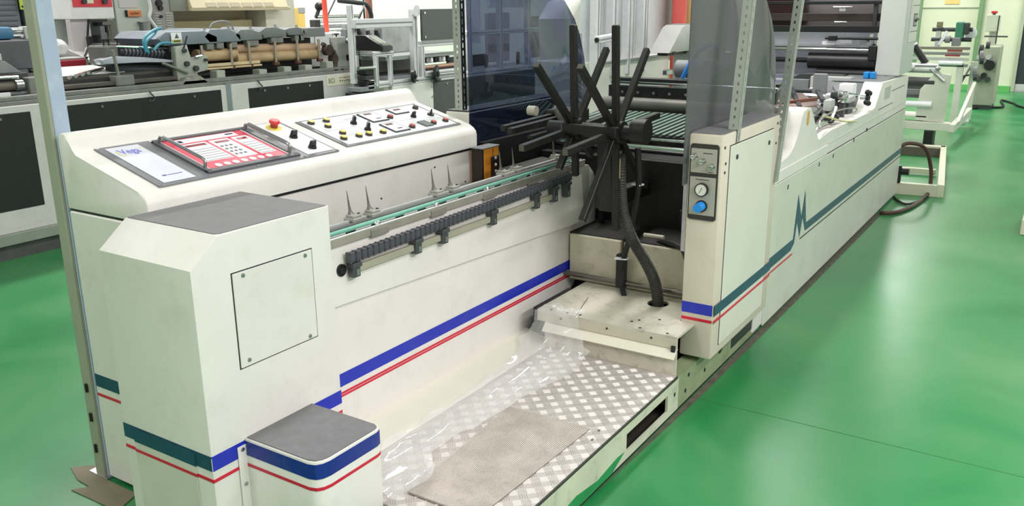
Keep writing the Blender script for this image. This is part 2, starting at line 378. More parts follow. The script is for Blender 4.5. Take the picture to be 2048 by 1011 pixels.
def selector(x, y, ang=0, r=.0145, hh=.026):
    s_ = obj('selector_switch', scyl(G(), x, y, r, .0055, .015, 18, r*.85), black, con)
    g = G(); c, q = math.cos(ang), math.sin(ang)
    for a in (1,):
        co = []
        for h in (.015, .015+hh):
            for u_, v_ in ((-r, -.0065), (r, -.0065), (-r, .0065), (r, .0065)):
                k = 1 if h < .02 else .8
                co.append(SP(x+(u_*c-v_*q)*k, y+(u_*q+v_*c)*k, h))
        g._faces(co, [(0, 2, 3, 1), (4, 5, 7, 6), (0, 1, 5, 4), (2, 6, 7, 3), (0, 4, 6, 2), (1, 3, 7, 5)], .002)
    obj('selector_grip', g, black, s_)
for x, y in ((2.277, 2.44), (2.267, 2.335)): selector(x, y, .15, .0165, .02)
selector(2.635, 2.468, .9, .015, .024); selector(2.636, 2.394, .9, .015, .024); selector(2.982, 2.436, .3, .014, .016)
j = obj('joystick', scyl(G(), 3.092, 2.426, .016, .0055, .013, 16), black, con); obj('stick', scyl(scyl(G(), 3.092, 2.426, .006, .013, .034, 10, .003), 3.092, 2.426, .0, .034, .0345, 6, .001), black, j)
es = obj('emergency_stop', scyl(G(), 2.275, 2.54, .03, .0055, .0085, 24), yellow, con, 'yellow collar of the red mushroom stop button')
obj('stop_stem', scyl(G(), 2.275, 2.54, .014, .0085, .022), M('brick_red_stem', '8e3a30', .5), es)
obj('stop_mushroom', scyl(scyl(G(), 2.275, 2.54, .016, .022, .03, 20, .0215), 2.275, 2.54, .0215, .03, .038, 20, .018), redp, es)
for x0, x1, y0, y1, wins in ((2.73, 2.833, 2.444, 2.54, ((2.755, 2.80, 2.513, 2.528), (2.775, 2.806, 2.466, 2.473))), (2.731, 2.828, 2.326, 2.418, ((2.752, 2.795, 2.392, 2.406), (2.772, 2.802, 2.348, 2.355))), (2.918, 3.013, 2.481, 2.543, ((2.945, 2.99, 2.512, 2.526),))):
    m_ = obj('panel_meter', sbox(G(), x0, x1, y0, y1, .0055, .010, .001), darkgrey, con)
    obj('meter_face', sbox(G(), x0+.006, x1-.006, y0+.006, y1-.006, .010, .0108), whitefilm, m_)
    for k, q in enumerate(wins): obj('meter_window', sbox(G(), *q, .0108, .0114), maroon if k == 0 else ink, m_)
obj('cover_button', sbox(G(), 2.934, 2.986, 2.326, 2.38, .0055, .012, .0015), M('slate_plastic', '6a6a70', .5), con)

# ---------------------------------------------------------------- end pedestal
ped = thing('end_pedestal', 'white pedestal box with grey top mat and screwed access panel at console end', 'pedestal', (1.6, 2.05, 0))
obj('pedestal_shell', G().prism('y', [(1.34, .0), (1.34, .943), (1.434, 1.017), (1.848, 1.017), (1.848, 0)], 1.852, 2.25, .003), paint, ped)
obj('top_mat', G().prism('z', [(1.44, 1.872), (1.452, 1.862), (1.844, 1.858), (1.846, 2.243), (1.437, 2.243)], 1.017, 1.0195), padgrey, ped)
ap = obj('access_panel', G().box(1.468, 1.763, 1.848, 1.852, .626, .902, .0015), paint, ped)
obj('panel_shadow_gap', G().box(1.465, 1.766, 1.8508, 1.8525, .623, .905), ink, ap)
for x, z in ((1.503, .89), (1.497, .643), (1.731, .636), (1.735, .889)):
    obj('screw', G().cyl((x, 1.848, z), (x, 1.8445, z), .007, 10, .005), steel, ap)
obj('blue_stripe', G().box(1.34, 1.848, 1.8505, 1.8535, .365, .41), blue_s, ped)
obj('red_stripe', G().box(1.34, 1.848, 1.8505, 1.8535, .33, .34), red_s, ped)
obj('blue_stripe', G().box(1.3385, 1.3405, 1.852, 2.25, .365, .41), teal_s, ped, 'blue stripe on the end face')
obj('red_stripe', G().box(1.3385, 1.3405, 1.852, 2.25, .33, .34), red_s, ped, 'red stripe on the end face')
obj('corner_flap', G().box(1.3365, 1.339, 1.92, 2.20, .02, .405, .001), M('flap_paint', 'd6d4c8', .45), ped)
obj('flap_stripe', G().box(1.336, 1.338, 1.92, 2.20, .362, .405), teal_s, ped)
obj('flap_red_stripe', G().box(1.336, 1.338, 1.92, 2.20, .329, .339), red_s, ped)
obj('chipped_edge', G().box(1.3385, 1.3425, 1.8512, 1.853, .36, .405), M('chipped_paint', 'e9e8e2', .6), ped)
# step box in front of the pedestal
stp = thing('step_box', 'low white step box with grey top in front of the pedestal', 'step', (1.585, 1.7, 0))
pts = [(1.455, 1.8495), (1.455, 1.60), (1.462, 1.58), (1.478, 1.568), (1.5, 1.563), (1.69, 1.563), (1.707, 1.568), (1.716, 1.585), (1.717, 1.8495)]
obj('step_shell', G().prism('z', pts, 0, .417, .002), paint, stp)
def inset(p, d, c=(1.586, 1.70)): return [(x+(c[0]-x)*d*4, y+(c[1]-y)*d*4) for x, y in p]
obj('step_mat', G().prism('z', inset(pts, .008), .417, .4205), M('grey_step_mat', '77767a', .8, 0, .08, 30, bump=.1, bscale=300), stp)
def wrap(p, z0, z1, off, name, mat, par):
    g = G(); q = [(x+(-off if x < 1.5 else (off if x > 1.7 else 0)), y-(off if y < 1.59 else 0)) for x, y in p]
    g.grid([[(x, y, z0) for x, y in q], [(x, y, z1) for x, y in q]]); return obj(name, g, mat, par)
wrap(pts, .365, .41, .0012, 'blue_stripe', M('deep_blue_stripe', '14308a', .38, 0, .1, 8, dirt='a9b5c8', dirt_amt=.12), stp)
wrap(pts, .33, .34, .0012, 'red_stripe', red_s, stp)
obj('mounting_flange', G().box(1.425, 1.455, 1.847, 1.8495, .0, .40, .0005), paint, stp)
for z in (.39, .28, .16): obj('screw', G().cyl((1.441, 1.847, z), (1.441, 1.843, z), .006, 10), steel, stp)

# ---------------------------------------------------------------- guard post at the console's left end
gp = thing('guard_post', 'tall pale blue guard post behind the left end of the console', 'post', (1.54, 2.71, 0))
obj('post_tube', G().box(1.515, 1.566, 2.685, 2.735, 0, 2.4, .003), M('pale_blue_paint', 'b4c4da', .4, 0, .05, 5, dirt='dfe6ee', dirt_amt=.5), gp)
obj('edge_strip', G().box(1.503, 1.515, 2.687, 2.737, .0, 2.4, .002), M('grey_green_paint', 'a3a692', .5, 0, .05, 8), gp)
for z in (.1, .22, .33): obj('hinge_pin', G().cyl((1.5, 2.71, z), (1.5, 2.71, z+.03), .006, 8), black, gp)
obj('foot_plate', G().box(1.50, 1.60, 2.67, 2.78, 0, .006, .001), steel, gp)
tag(obj('cardboard_sheet', G().prism('z', [(1.40, 2.46), (1.395, 2.715), (1.44, 2.68), (1.445, 2.76), (1.48, 2.86), (1.545, 2.79), (1.56, 2.72), (1.50, 2.69), (1.50, 2.50)], 0.0006, .004), M('brown_cardboard', '7d7460', .8, 0, .12, 10)), 'torn piece of brown cardboard on the floor by the pedestal', 'cardboard')
# ---------------------------------------------------------------- delivery side frame with rail, cable chain and spikes
dsf = thing('delivery_side_frame', 'long white machine side wall with blue and red stripes, spiked rail and cable chain', 'machine', (2.8, 1.98, 0))
low = [(1.85, .17), (3.21, .17), (3.24, .262), (3.543, .262), (3.704, .40), (3.78, .47), (3.785, .73), (3.755, .80), (3.70, .845), (1.85, .86)]
obj('side_wall', G().prism('y', low, 1.94, 1.985, .002), paint, dsf)
up = [(1.85, .865), (3.60, .865), (3.622, .83), (3.63, .62), (3.58, .583), (2.0, .652), (1.85, .658)]
g = G(); n = len(up)
f = [g.b.verts.new((x, 1.9395-.016*max(0, min(1, (.865-z)/.24)), z)) for x, z in up]; b_ = [g.b.verts.new((x, 1.941, z)) for x, z in up]
g.b.faces.new(f); g.b.faces.new(list(reversed(b_)))
for i in range(n): g.b.faces.new((f[i], b_[i], b_[(i+1) % n], f[(i+1) % n]))
obj('upper_panel', g, paint, dsf)
obj('end_bracket', G().prism('y', [(3.605, .86), (3.70, .845), (3.70, .63), (3.60, .585)], 1.936, 1.9402, .001), M('dusty_paint', 'aeb0a2', .5, 0, .1, 9), dsf)
obj('blue_stripe', G().prism('y', [(1.85, .364), (3.66, .364), (3.704, .41), (1.85, .41)], 1.9385, 1.941), blue_s, dsf)
for z in (.326, .336): obj('red_stripe', G().box(1.85, 3.61, 1.9387, 1.941, z, z+.0075), red_s, dsf)
obj('skirting_ledge', G().prism('x', [(1.795, .1555), (1.941, .192), (1.941, .186), (1.80, .150)], 1.85, 3.12).prism('x', [(1.795, .1555), (1.851, .1695), (1.851, .164), (1.80, .150)], 1.72, 1.85), M('cream_ledge_paint', 'ebe6da', .45, 0, .03, 5), dsf)
obj('end_seal', G().box(3.048, 3.36, 1.839, 1.858, .262, .327, .002), rubber, dsf)
obj('knob', G().cyl((1.966, 1.94, .769), (1.966, 1.928, .769), .021, 18).cyl((1.966, 1.928, .769), (1.966, 1.918, .769), .012, 14, .009), black, dsf)
# cable chain lying on its ledge
obj('chain_ledge', G().box(2.0, 3.34, 1.909, 1.925, .752, .776, .002), M('khaki_ledge', 'a7a592', .5, 0, .08, 8), dsf)
lk = G().prism('z', [(-.0142, .011), (-.0142, -.004), (-.010, -.0095), (0, -.0125), (.010, -.0095), (.0142, -.004), (.0142, .011)], -.0165, .0165, .0015)
lk.box(-.0155, -.0085, -.0135, .0115, -.0185, -.013, .0015).box(-.0155, -.0085, -.0135, .0115, .013, .0185, .0015)
n_l = 53; dx = 1.462/(n_l-1)
def chain_z(x): return .809+(x-1.985)*.0155
base_link = obj('chain_link', lk, M('chain_plastic', '4a4b52', .45, 0, .12, 30), dsf, loc=(0, 0, 0))
for i in range(n_l):
    x = 1.995+i*dx
    o = base_link if i == 0 else twin(base_link)
    o.location = Vector((x, 1.9115, chain_z(x)))-wloc(dsf)
cm = M('clip_metal', '55565a', .4, .3, .1, 20)
for x in (2.005, 2.33, 2.488, 2.818, 3.157, 3.314, 3.43):
    c_ = obj('chain_clip', G().box(x-.022, x+.022, 1.893, 1.925, .774+.0155*(x-2), .79+.0155*(x-2), .002).box(x-.017, x+.017, 1.897, 1.926, .74, .776+.0155*(x-2), .003), cm, dsf)
    obj('clip_tongue', G().box(x-.006, x+.008, 1.893, 1.898, .748, .768, .001), steel, c_)
# rail
rail = thing('gripper_rail', 'long steel rail with green belt and seven upright spikes on the white side wall', 'rail', (2.75, 1.97, .86))
obj('front_bar', G().box(1.85, 3.64, 1.927, 1.938, .852, .878, .001), M('rail_steel', 'a09990', .45, .1, .1, 15), rail)
obj('top_lip', G().box(1.85, 3.64, 1.926, 1.934, .878, .882, .0005), M('bright_lip', 'd8d8d6', .35, .3), rail)
obj('channel', G().box(1.85, 3.66, 1.938, 2.045, .858, .8755, .001), dark, rail)
obj('green_belt', G().tube([(1.85, 1.961, .885), (3.62, 1.961, .885)], .0085, 10), greenb, rail)
obj('slider_strip', G().box(1.85, 3.66, 2.0, 2.02, .8755, .885, .001), M('slider_grey', '6d6d6c', .5, .2), rail)
obj('back_strip', G().box(1.85, 3.66, 2.034, 2.046, .8755, .889, .001), lightgrey, rail)
for i in range(14):
    x = 1.93+i*.125
    obj('guide_pin', G().cyl((x, 1.942, .8825), (x+.075, 1.942, .8825), .003, 8), M('dull_pin', 'a5a6a4', .5, .4), rail)
for x in (2.16, 2.49, 2.83, 3.17, 3.52):
    obj('roller_stud', G().ball((x, 1.938, .884), .009, 10, (1.6, 1, 1)), chrome, rail)
    obj('splice_plate', G().box(x-.05, x+.04, 1.922, 1.928, .846, .872, .001), M('splice_steel', '8f8983', .45, .1, .1, 12), rail)
spk = M('spike_steel', '8b8a88', .35, .7, .1, 20)
for k, (x, y) in enumerate(((2.15, 2.05), (2.239, 2.043), (2.62, 2.05), (2.722, 2.047), (3.104, 2.055), (3.211, 2.058), (3.571, 2.06))):
    s_ = obj('spike', G().tube([(x, y, .904), (x-.003, y, .918), (x-.006, y, .935), (x-.014, y, .99)], [.012, .0055, .0038, .0010], 10), spk, rail)
    obj('spike_base', G().box(x-.026, x+.034, y-.038, y+.012, .884, .896, .002).box(x-.018, x+.024, y-.03, y+.01, .896, .905, .002), M('spike_base_steel', 'a9a7a2', .45, .1, .1, 20), s_)
    obj('base_screw', G().cyl((x+.02, y-.018, .9), (x+.02, y-.018, .908), .005, 8), black, s_)
# orange sensor
sen = thing('light_barrier', 'orange and black light barrier housing standing beyond the console end', 'sensor', (3.2, 2.22, .80))
obj('housing', G().box(3.165, 3.285, 2.185, 2.245, .80, .975, .004), orange, sen)
obj('side_cover', G().box(3.148, 3.1652, 2.187, 2.243, .80, .972, .002), M('black_brown_cover', '2c221e', .5), sen)
obj('lens_strip', G().box(3.215, 3.278, 2.181, 2.186, .81, .935, .002), M('dark_lens_strip', '3a2018', .25), sen)
for z in (.925, .895, .865, .835): obj('lens', G().ball((3.248, 2.181, z), .0075, 10), M('pale_lens', 'd9cfc4', .2), sen)
obj('seam', G().box(3.232, 3.235, 2.1835, 2.186, .935, .97), ink, sen)
obj('cap', G().box(3.15, 3.288, 2.183, 2.247, .975, .982, .002), midgrey, sen)

# ---------------------------------------------------------------- loading platform
pf = thing('loading_platform', 'low platform of aluminium tread plate with a slotted cream beam along the aisle', 'platform', (2.4, 1.48, 0))
by0, by1 = 1.178, 1.25
g = G()
for a in ((1.72, 2.577, .012, .150), (2.952, 3.06, .012, .150), (2.577, 2.952, .112, .150), (2.577, 2.952, .012, .040)): g.box(a[0], a[1], by0, by0+.010, a[2], a[3])
obj('beam', g, M('beam_paint', 'c9cbb6', .45, 0, .08, 6, dirt='5f8a62', dirt_amt=.5), pf)
obj('beam_end', G().box(3.06, 4.13, by0+.001, by1, .012, .150), M('dirty_shaded_beam_paint', '8d9a78', .5, 0, .15, 5, dirt='4d6a45', dirt_amt=.6), pf, 'dirty green beam end under the cabinet, shade put into its colour')  # dirt, plus the green shade under the cabinet painted into the colour
obj('slot_back', G().box(1.74, 3.06, 1.36, 1.37, .002, .145).box(1.74, 3.06, by0+.010, 1.36, .002, .012), M('slot_shadow', '2a251f', .7, 0, .2, 9), pf)
obj('beam_foot', G().box(1.72, 4.13, by0+.002, by0+.02, .0, .012), black, pf)
obj('green_patch', G().prism('y', [(2.05, .012), (2.46, .012), (2.56, .05), (2.5, .055), (2.35, .04), (2.2, .06), (2.1, .05)], by0-.0012, by0), M('patch_green', '2c8b50', .45, 0, .15, 12), pf, 'green patch low on the beam')  # flat green patch low on the beam's aisle face
obj('beam_edge', G().box(1.72, 3.05, by0-.001, by0+.006, .148, .157, .001), M('dark_edge_rubber', '33342f', .6), pf)
for x, z in ((3.02, .09), (3.14, .06), (3.17, .12), (3.36, .07)): obj('bolt_hole', G().cyl((x, by0-.001, z), (x, by0+.004, z), .009, 10), black, pf)
obj('cable_hole', G().cyl((3.55, by0-.001, .105), (3.55, by0+.004, .105), .026, 14), black, pf)
obj('beam_slot', G().box(3.70, 4.12, by0-.001, by0+.004, .05, .125), black, pf)
tread = M('tread_aluminium', 'bdb5b0', .55, .1, .08, 6, dirt='857d72', dirt_amt=.5)
obj('tread_plate', G().box(1.72, 3.05, by0+.004, 1.80, .146, .155, .001), tread, pf)
lug = G(); sp = .043; r2 = math.sqrt(.5)
for i in range(33):
    for j in range(15):
        cx, cy = 1.735+i*sp*.93, 1.198+j*sp*.93+(.0)
        if cx > 3.035 or cy > 1.785: continue
        a = PI/4 if (i+j) % 2 else -PI/4
        d = Vector((math.cos(a), math.sin(a), 0)); nrm = Vector((-d.y, d.x, 0))
        for k in range(4):
            c = Vector((cx, cy, .155))+nrm*(k-1.5)*.0074
            L_ = .0145; w_ = .0021
            p = [c-d*L_-nrm*w_, c+d*L_-nrm*w_, c+d*L_+nrm*w_, c-d*L_+nrm*w_]
            t0, t1 = c-d*(L_-.003)+Vector((0, 0, .0026)), c+d*(L_-.003)+Vector((0, 0, .0026))
            lug._faces([*p, t0, t1], [(0, 1, 5, 4), (2, 3, 4, 5), (1, 2, 5), (3, 0, 4)])
o = obj('tread_lugs', lug, M('worn_lug_aluminium', 'c9c4bf', .5, .15, .05, 20), pf); o['kind'] = 'stuff'
for x, y in ((2.40, 1.225), (2.47, 1.235)): obj('drain_hole', G().box(x, x+.016, y, y+.008, .155, .1562), black, pf)
# ribbed rubber mat
mat_ = thing('floor_mat', 'worn grey ribbed rubber mat lying on the tread plate', 'mat', (2.13, 1.44, .157))
mp = [(1.80, 1.548), (2.462, 1.608), (2.462, 1.268), (1.80, 1.290)]
ribm = M('worn_mat_rubber', '938b84', .8, 0, .12, 5, dirt='a89f90', dirt_amt=.4)
obj('mat_base', G().prism('z', mp, .1575, .1605), ribm, mat_)
g = G(); n_r = 46
for i in range(n_r):
    t = (i+.5)/n_r
    a = Vector((1.803, 1.290+(1.548-1.290)*t, .1612)); b_ = Vector((2.459, 1.268+(1.608-1.268)*t, .1612))
    g.bar(a, b_, .0032, .0026)
o = obj('mat_ribs', g, M('rib_rubber', 'c6beb6', .75, 0, .16, 9, dirt='8f8880', dirt_amt=.5), mat_); o['kind'] = 'stuff'

# ---------------------------------------------------------------- raised deck
dk = thing('raised_deck', 'stained cream raised deck plate with a hose hole behind the tread platform', 'platform', (3.3, 1.5, 0))
obj('deck_plate', G().box(3.05, 3.236, 1.19, 1.255, .312, .322).plate_hole(3.05, 3.5, 1.255, 1.838, .312, .322, 3.385, 1.418, .048, .047), paintd, dk)
obj('hole_floor', G().box(3.1, 3.48, 1.26, 1.8, .13, .14), black, dk)
obj('fascia', G().box(3.05, 3.06, 1.19, 1.838, .27, .3119, .0005), M('fascia_paint', 'c9c3b0', .5, 0, .05, 7), dk)
obj('sloped_lip', G().prism('y', [(3.06, .272), (3.022, .236), (3.026, .231), (3.064, .266)], 1.19, 1.80), M('lip_paint', 'e6e0d0', .45, 0, .04, 7), dk)
obj('riser', G().box(3.05, 3.06, 1.19, 1.80, .155, .262), paintd, dk)
obj('plate_joint', G().bar((3.07, 1.655, .3222), (3.30, 1.72, .3222), .003, .0008), ink, dk)
for x, y in ((3.07, 1.70), (3.075, 1.64), (3.07, 1.36), (3.12, 1.42), (3.15, 1.40), (3.07, 1.24), (3.2, 1.33), (3.07, 1.78)): obj('plug', G().cyl((x, y, .321), (x, y, .3235), .006, 10), ink, dk)
for y in (1.30, 1.50, 1.72): obj('screw', G().cyl((3.05, y, .298), (3.0475, y, .298), .005, 8), darkgrey, dk)
obj('corner_clip', G().box(3.042, 3.052, 1.195, 1.212, .258, .284, .001), black, dk)
for y0, y1 in ((1.662, 1.93), (1.262, 1.645)):
    obj('back_box', G().box(3.5, 3.8, y0, y1, .322, .545, .004), M('box_paint', 'cfc8b2', .5, 0, .06, 6, dirt='7d7463', dirt_amt=.5), dk)
rod = obj('cross_rod', G().cyl((3.462, 1.93, .362), (3.462, 1.262, .362), .0115, 14), M('oily_rod', '77736a', .35, .7), dk)
obj('rod_end', G().cyl((3.462, 1.28, .362), (3.462, 1.258, .362), .02, 14), dark, rod)
# ---------------------------------------------------------------- dark machine bay behind the deck
bay = thing('feeder_bay', 'dark steel bay of the feeder between the two smoked sheets', 'machine', (4.2, 1.75, 0))
bk = M('bay_black', '111114', .6, 0, .2, 6)
obj('bay_front', G().box(3.82, 3.88, 1.27, 2.28, .02, .87), bk, bay)
obj('bay_ledge', G().box(3.52, 3.82, 1.27, 2.28, .5455, .55), M('grimy_ledge', '1d1c1b', .6, 0, .3, 9), bay)
obj('far_side_wall', G().box(3.3, 7.3, 2.28, 2.315, .02, .98), bk, bay)
obj('far_cover', G().prism('z', [(3.22, 2.09), (3.75, 2.12), (3.82, 2.275), (3.21, 2.275)], .80, .84), M('grimy_cover', '4b4943', .6, 0, .15, 9), bay)
obj('bay_floor', G().box(3.88, 7.2, 1.31, 2.28, .05, .77), bk, bay)
for y, z in ((1.42, .60), (1.36, .60)): obj('terminal', G().box(3.80, 3.82, y-.012, y+.012, z, z+.02, .002), steel, bay)
obj('terminal_box', G().box(3.79, 3.82, 1.31, 1.50, .575, .655, .004), black, bay)
obj('upright_bar', G().box(3.74, 3.77, 1.88, 1.90, .545, .86, .001), dark, bay)
# feeder bed
fd = thing('feeder_table', 'feeder table with green belts, rollers and a drilled bar behind the spider arms', 'machine', (4.2, 1.75, .88))
obj('front_roller', G().cyl((3.93, 1.285, .905), (3.93, 2.25, .905), .021, 18), chrome, fd)
obj('front_rod', G().cyl((3.95, 1.285, .952), (3.95, 2.25, .952), .008, 12), chrome, fd)
obj('bed_plate', G().box(3.96, 4.42, 1.28, 2.26, .955, .968, fn=lambda x, y, z: (x, y, z+(x-3.96)*.11)), dark, fd)
for i in range(26):
    y = 1.30+i*.037
    obj('bed_belt', G().box(3.965, 4.41, y, y+.02, .971, .977, .001, fn=lambda x, y, z: (x, y-(x-3.96)*.14+.03, z+(x-3.96)*.11)), M('bed_belt_green', '738a7c', .5, 0, .15, 20), fd)
obj('pressure_roller', G().cyl((4.47, 1.29, 1.055), (4.47, 2.25, 1.055), .036, 22), M('grey_roller', '75746e', .45, .2, .15, 9), fd)
obj('drilled_bar', G().box(4.52, 4.56, 1.29, 2.25, 1.085, 1.152, .003), dark, fd)
for i in range(9):
    y = 1.40+i*.095
    d_ = obj('bar_bush', G().cyl((4.5185, y, 1.116), (4.522, y, 1.116), .024, 14), black, fd); obj('bush_screw', G().cyl((4.514, y, 1.116), (4.5185, y, 1.116), .008, 10), steel, d_)
obj('tan_strip', G().box(4.49, 4.52, 1.29, 2.25, 1.078, 1.088, .001), M('tan_strip', '8f8570', .5), fd)
obj('chrome_bar', G().box(4.545, 4.575, 1.29, 2.25, 1.158, 1.172, .003), chrome, fd)
obj('dark_rail', G().box(4.56, 4.64, 1.29, 2.25, 1.172, 1.19, .002), black, fd)
mo = obj('motor', G().cyl((4.75, 1.76, 1.235), (4.75, 1.93, 1.235), .05, 20).box(4.71, 4.79, 1.72, 1.765, 1.18, 1.29, .004), midgrey, fd)
obj('motor_band', G().cyl((4.75, 1.79, 1.235), (4.75, 1.86, 1.235), .0512, 20), M('cobalt_band', '3c6fc0', .4), mo)
for k, (y, z, sy, sz) in enumerate(((1.66, 1.21, .05, .06), (1.60, 1.25, .04, .09), (1.70, 1.30, .03, .05), (1.97, 1.20, .03, .03), (1.55, 1.21, .06, .05))):
    obj('valve_block', G().box(4.70, 4.78, y, y+sy, z, z+sz, .004), (lightgrey, steel, midgrey, chrome, lightgrey)[k], fd)
obj('valve_post', G().box(4.72, 4.76, 1.63, 1.655, 1.19, 1.47, .003), lightgrey, fd)
tag(obj('air_hose', G().tube([(4.68, 1.67, 1.36), (4.68, 1.72, 1.375), (4.68, 1.78, 1.34), (4.68, 1.83, 1.27), (4.68, 1.87, 1.19)], .011, 10), bluehose), 'bright blue air hose looping over the grey motor', 'hose')

# ---------------------------------------------------------------- reel spider
spd = thing('reel_spider', 'black two-wheel reel spider of square steel arms above the deck', 'reel spider', (3.19, 1.65, 1.095))
am = M('spider_black', '1a1817', .45, .2, .2, 9, dirt='45423d', dirt_amt=.3)
hx, hz = 3.19, 1.095
for Y, n_ in ((1.55, 8), (1.74, 8)):
    for k in range(8):
        a = k*PI/4-math.radians(3.2)
        L_ = .42
        d = Vector((math.sin(a), 0, math.cos(a)))
        p = Vector((hx, Y, hz))+d*.045; q = Vector((hx, Y, hz))+d*L_
        if Y > 1.6 and k in (3, 4, 5): q = Vector((hx, Y, hz))+d*.2
        ar = obj('spider_arm', G().bar(p, q, .026, .026, up=(0, 1, 0), bev=.002), am, spd)
        obj('arm_cap', G().bar(q, q+d*.003, .022, .022, up=(0, 1, 0), bev=.003), M('cap_grey', '55514b', .5), ar)
    obj('hub', G().cyl((hx, Y-.035, hz), (hx, Y+.035, hz), .046, 24), am, spd)
obj('shaft', G().cyl((hx, 1.42, hz), (hx, 1.86, hz), .03, 20), dark, spd)
obj('hub_flange', G().cyl((hx, 1.41, hz+.01), (hx, 1.47, hz+.01), .05, 24), am, spd)
obj('support_arm', G().bar((hx+.03, 1.60, hz-.03), (hx+.06, 1.60, hz-.34), .07, .075, up=(1, 0, 0), bev=.004).bar((hx+.03, 1.62, hz-.30), (3.84, 1.70, hz-.36), .06, .07, bev=.004), am, spd)
# twin guide beams left of the hub
gd = thing('guide_fork', 'dark fork of two channel beams pointing forward left of the spider', 'fork', (3.1, 1.93, 1.09))
for k, (y, z, xe) in enumerate(((1.965, 1.105, 2.985), (1.925, 1.098, 2.972), (1.895, 1.062, 3.08))):
    obj('fork_beam', G().bar((xe, y, z), (3.40, y, z+.008), .024, .026 if k < 2 else .014, bev=.002), am, gd)
obj('fork_plate', G().bar((3.30, 1.90, 1.165), (3.36, 1.88, 1.075), .03, .012, up=(0, 1, 0)), M('fork_plate_grey', '77756d', .45, .3), gd)
obj('fork_head', G().box(3.38, 3.55, 1.86, 2.0, 1.02, 1.14, .006), am, gd)
obj('fork_carrier', G().bar((3.5, 1.93, 1.06), (4.0, 2.2, 1.0), .05, .06, bev=.004), am, gd)
obj('fork_roller', G().cyl((3.36, 2.07, 1.135), (3.36, 2.03, 1.135), .022, 16), M('ivory_roller', 'bdb8ab', .4), gd)
cb = obj('cross_tube', G(), am, gd) if False else None
xt = obj('cross_tube', G().box(3.085, 3.115, 1.50, 1.745, 1.09, 1.128, .003), am, spd)
obj('tube_end', G().box(3.088, 3.112, 1.745, 1.749, 1.094, 1.124, .001), M('tube_end_grey', '6c6860', .5), xt)

# ---------------------------------------------------------------- hoses on the deck
def spline(P, n=10):
    P = [Vector(p) for p in P]; out = []
    for i in range(len(P)-1):
        p0 = P[max(i-1, 0)]; p1 = P[i]; p2 = P[i+1]; p3 = P[min(i+2, len(P)-1)]
        for k in range(n):
            t = k/n
            out.append(.5*((2*p1)+(p2-p0)*t+(2*p0-5*p1+4*p2-p3)*t*t+(3*p1-p0-3*p2+p3)*t**3))
    out.append(P[-1]); return out
hp = spline([(3.24, 1.555, 1.0), (3.24, 1.545, .86), (3.26, 1.54, .74), (3.30, 1.51, .62), (3.33, 1.465, .53), (3.365, 1.43, .43), (3.385, 1.418, .33), (3.385, 1.418, .25)], 26)
rr = [(.026 if i % 2 else .0215) for i in range(len(hp))]
ho = thing('corrugated_hose', 'dark corrugated hose hanging from the spider into the deck hole', 'hose', (3.385, 1.418, .25))
obj('hose_tube', G().tube(hp, rr, 14), M('hose_plastic', '3b3a36', .45, 0, .15, 20, dirt='6c675c', dirt_amt=.3), ho)
obj('hose_label', G().box(3.205, 3.212, 1.535, 1.553, .90, .985, .001), M('tan_tape', '9c8d6d', .6), ho)
cbn = thing('cable_bundle', 'black cable bundle with white ties running down to the deck', 'cable', (3.45, 1.6, .33))
obj('cable', G().tube(spline([(3.30, 1.50, 1.02), (3.32, 1.50, .86), (3.38, 1.56, .62), (3.44, 1.62, .46), (3.45, 1.625, .36), (3.40, 1.59, .326)], 10), .0125, 10), rubber, cbn)
obj('cable', G().tube(spline([(3.32, 1.515, 1.0), (3.34, 1.515, .84), (3.40, 1.575, .6), (3.455, 1.63, .44), (3.46, 1.63, .37)], 10), .009, 8), rubber, cbn)
obj('cable_bracket', G().box(3.44, 3.47, 1.61, 1.655, .34, .50, .003), dark, cbn)
for p, q in (((3.325, 1.487, .858), (3.335, 1.53, .858)), ((3.43, 1.59, .49), (3.43, 1.65, .485))):
    obj('cable_tie', G().bar(p, q, .032, .006), whitefilm, cbn)
tag(obj('drain_hose', G().tube(spline([(3.56, 1.50, .55), (3.53, 1.44, .565), (3.50, 1.36, .55), (3.46, 1.31, .47), (3.44, 1.285, .39), (3.44, 1.285, .325)], 10), .012, 10), M('black_hose_rubber', '2b2b2b', .45)), 'black hose arching down beside the right cabinet', 'hose')
tag(obj('white_rod', G().cyl((3.62, 1.60, .557), (3.62, 1.50, .557), .011, 12), M('ivory_rod', 'e0dccb', .5)), 'short white rod lying on the beige box behind the deck', 'rod')

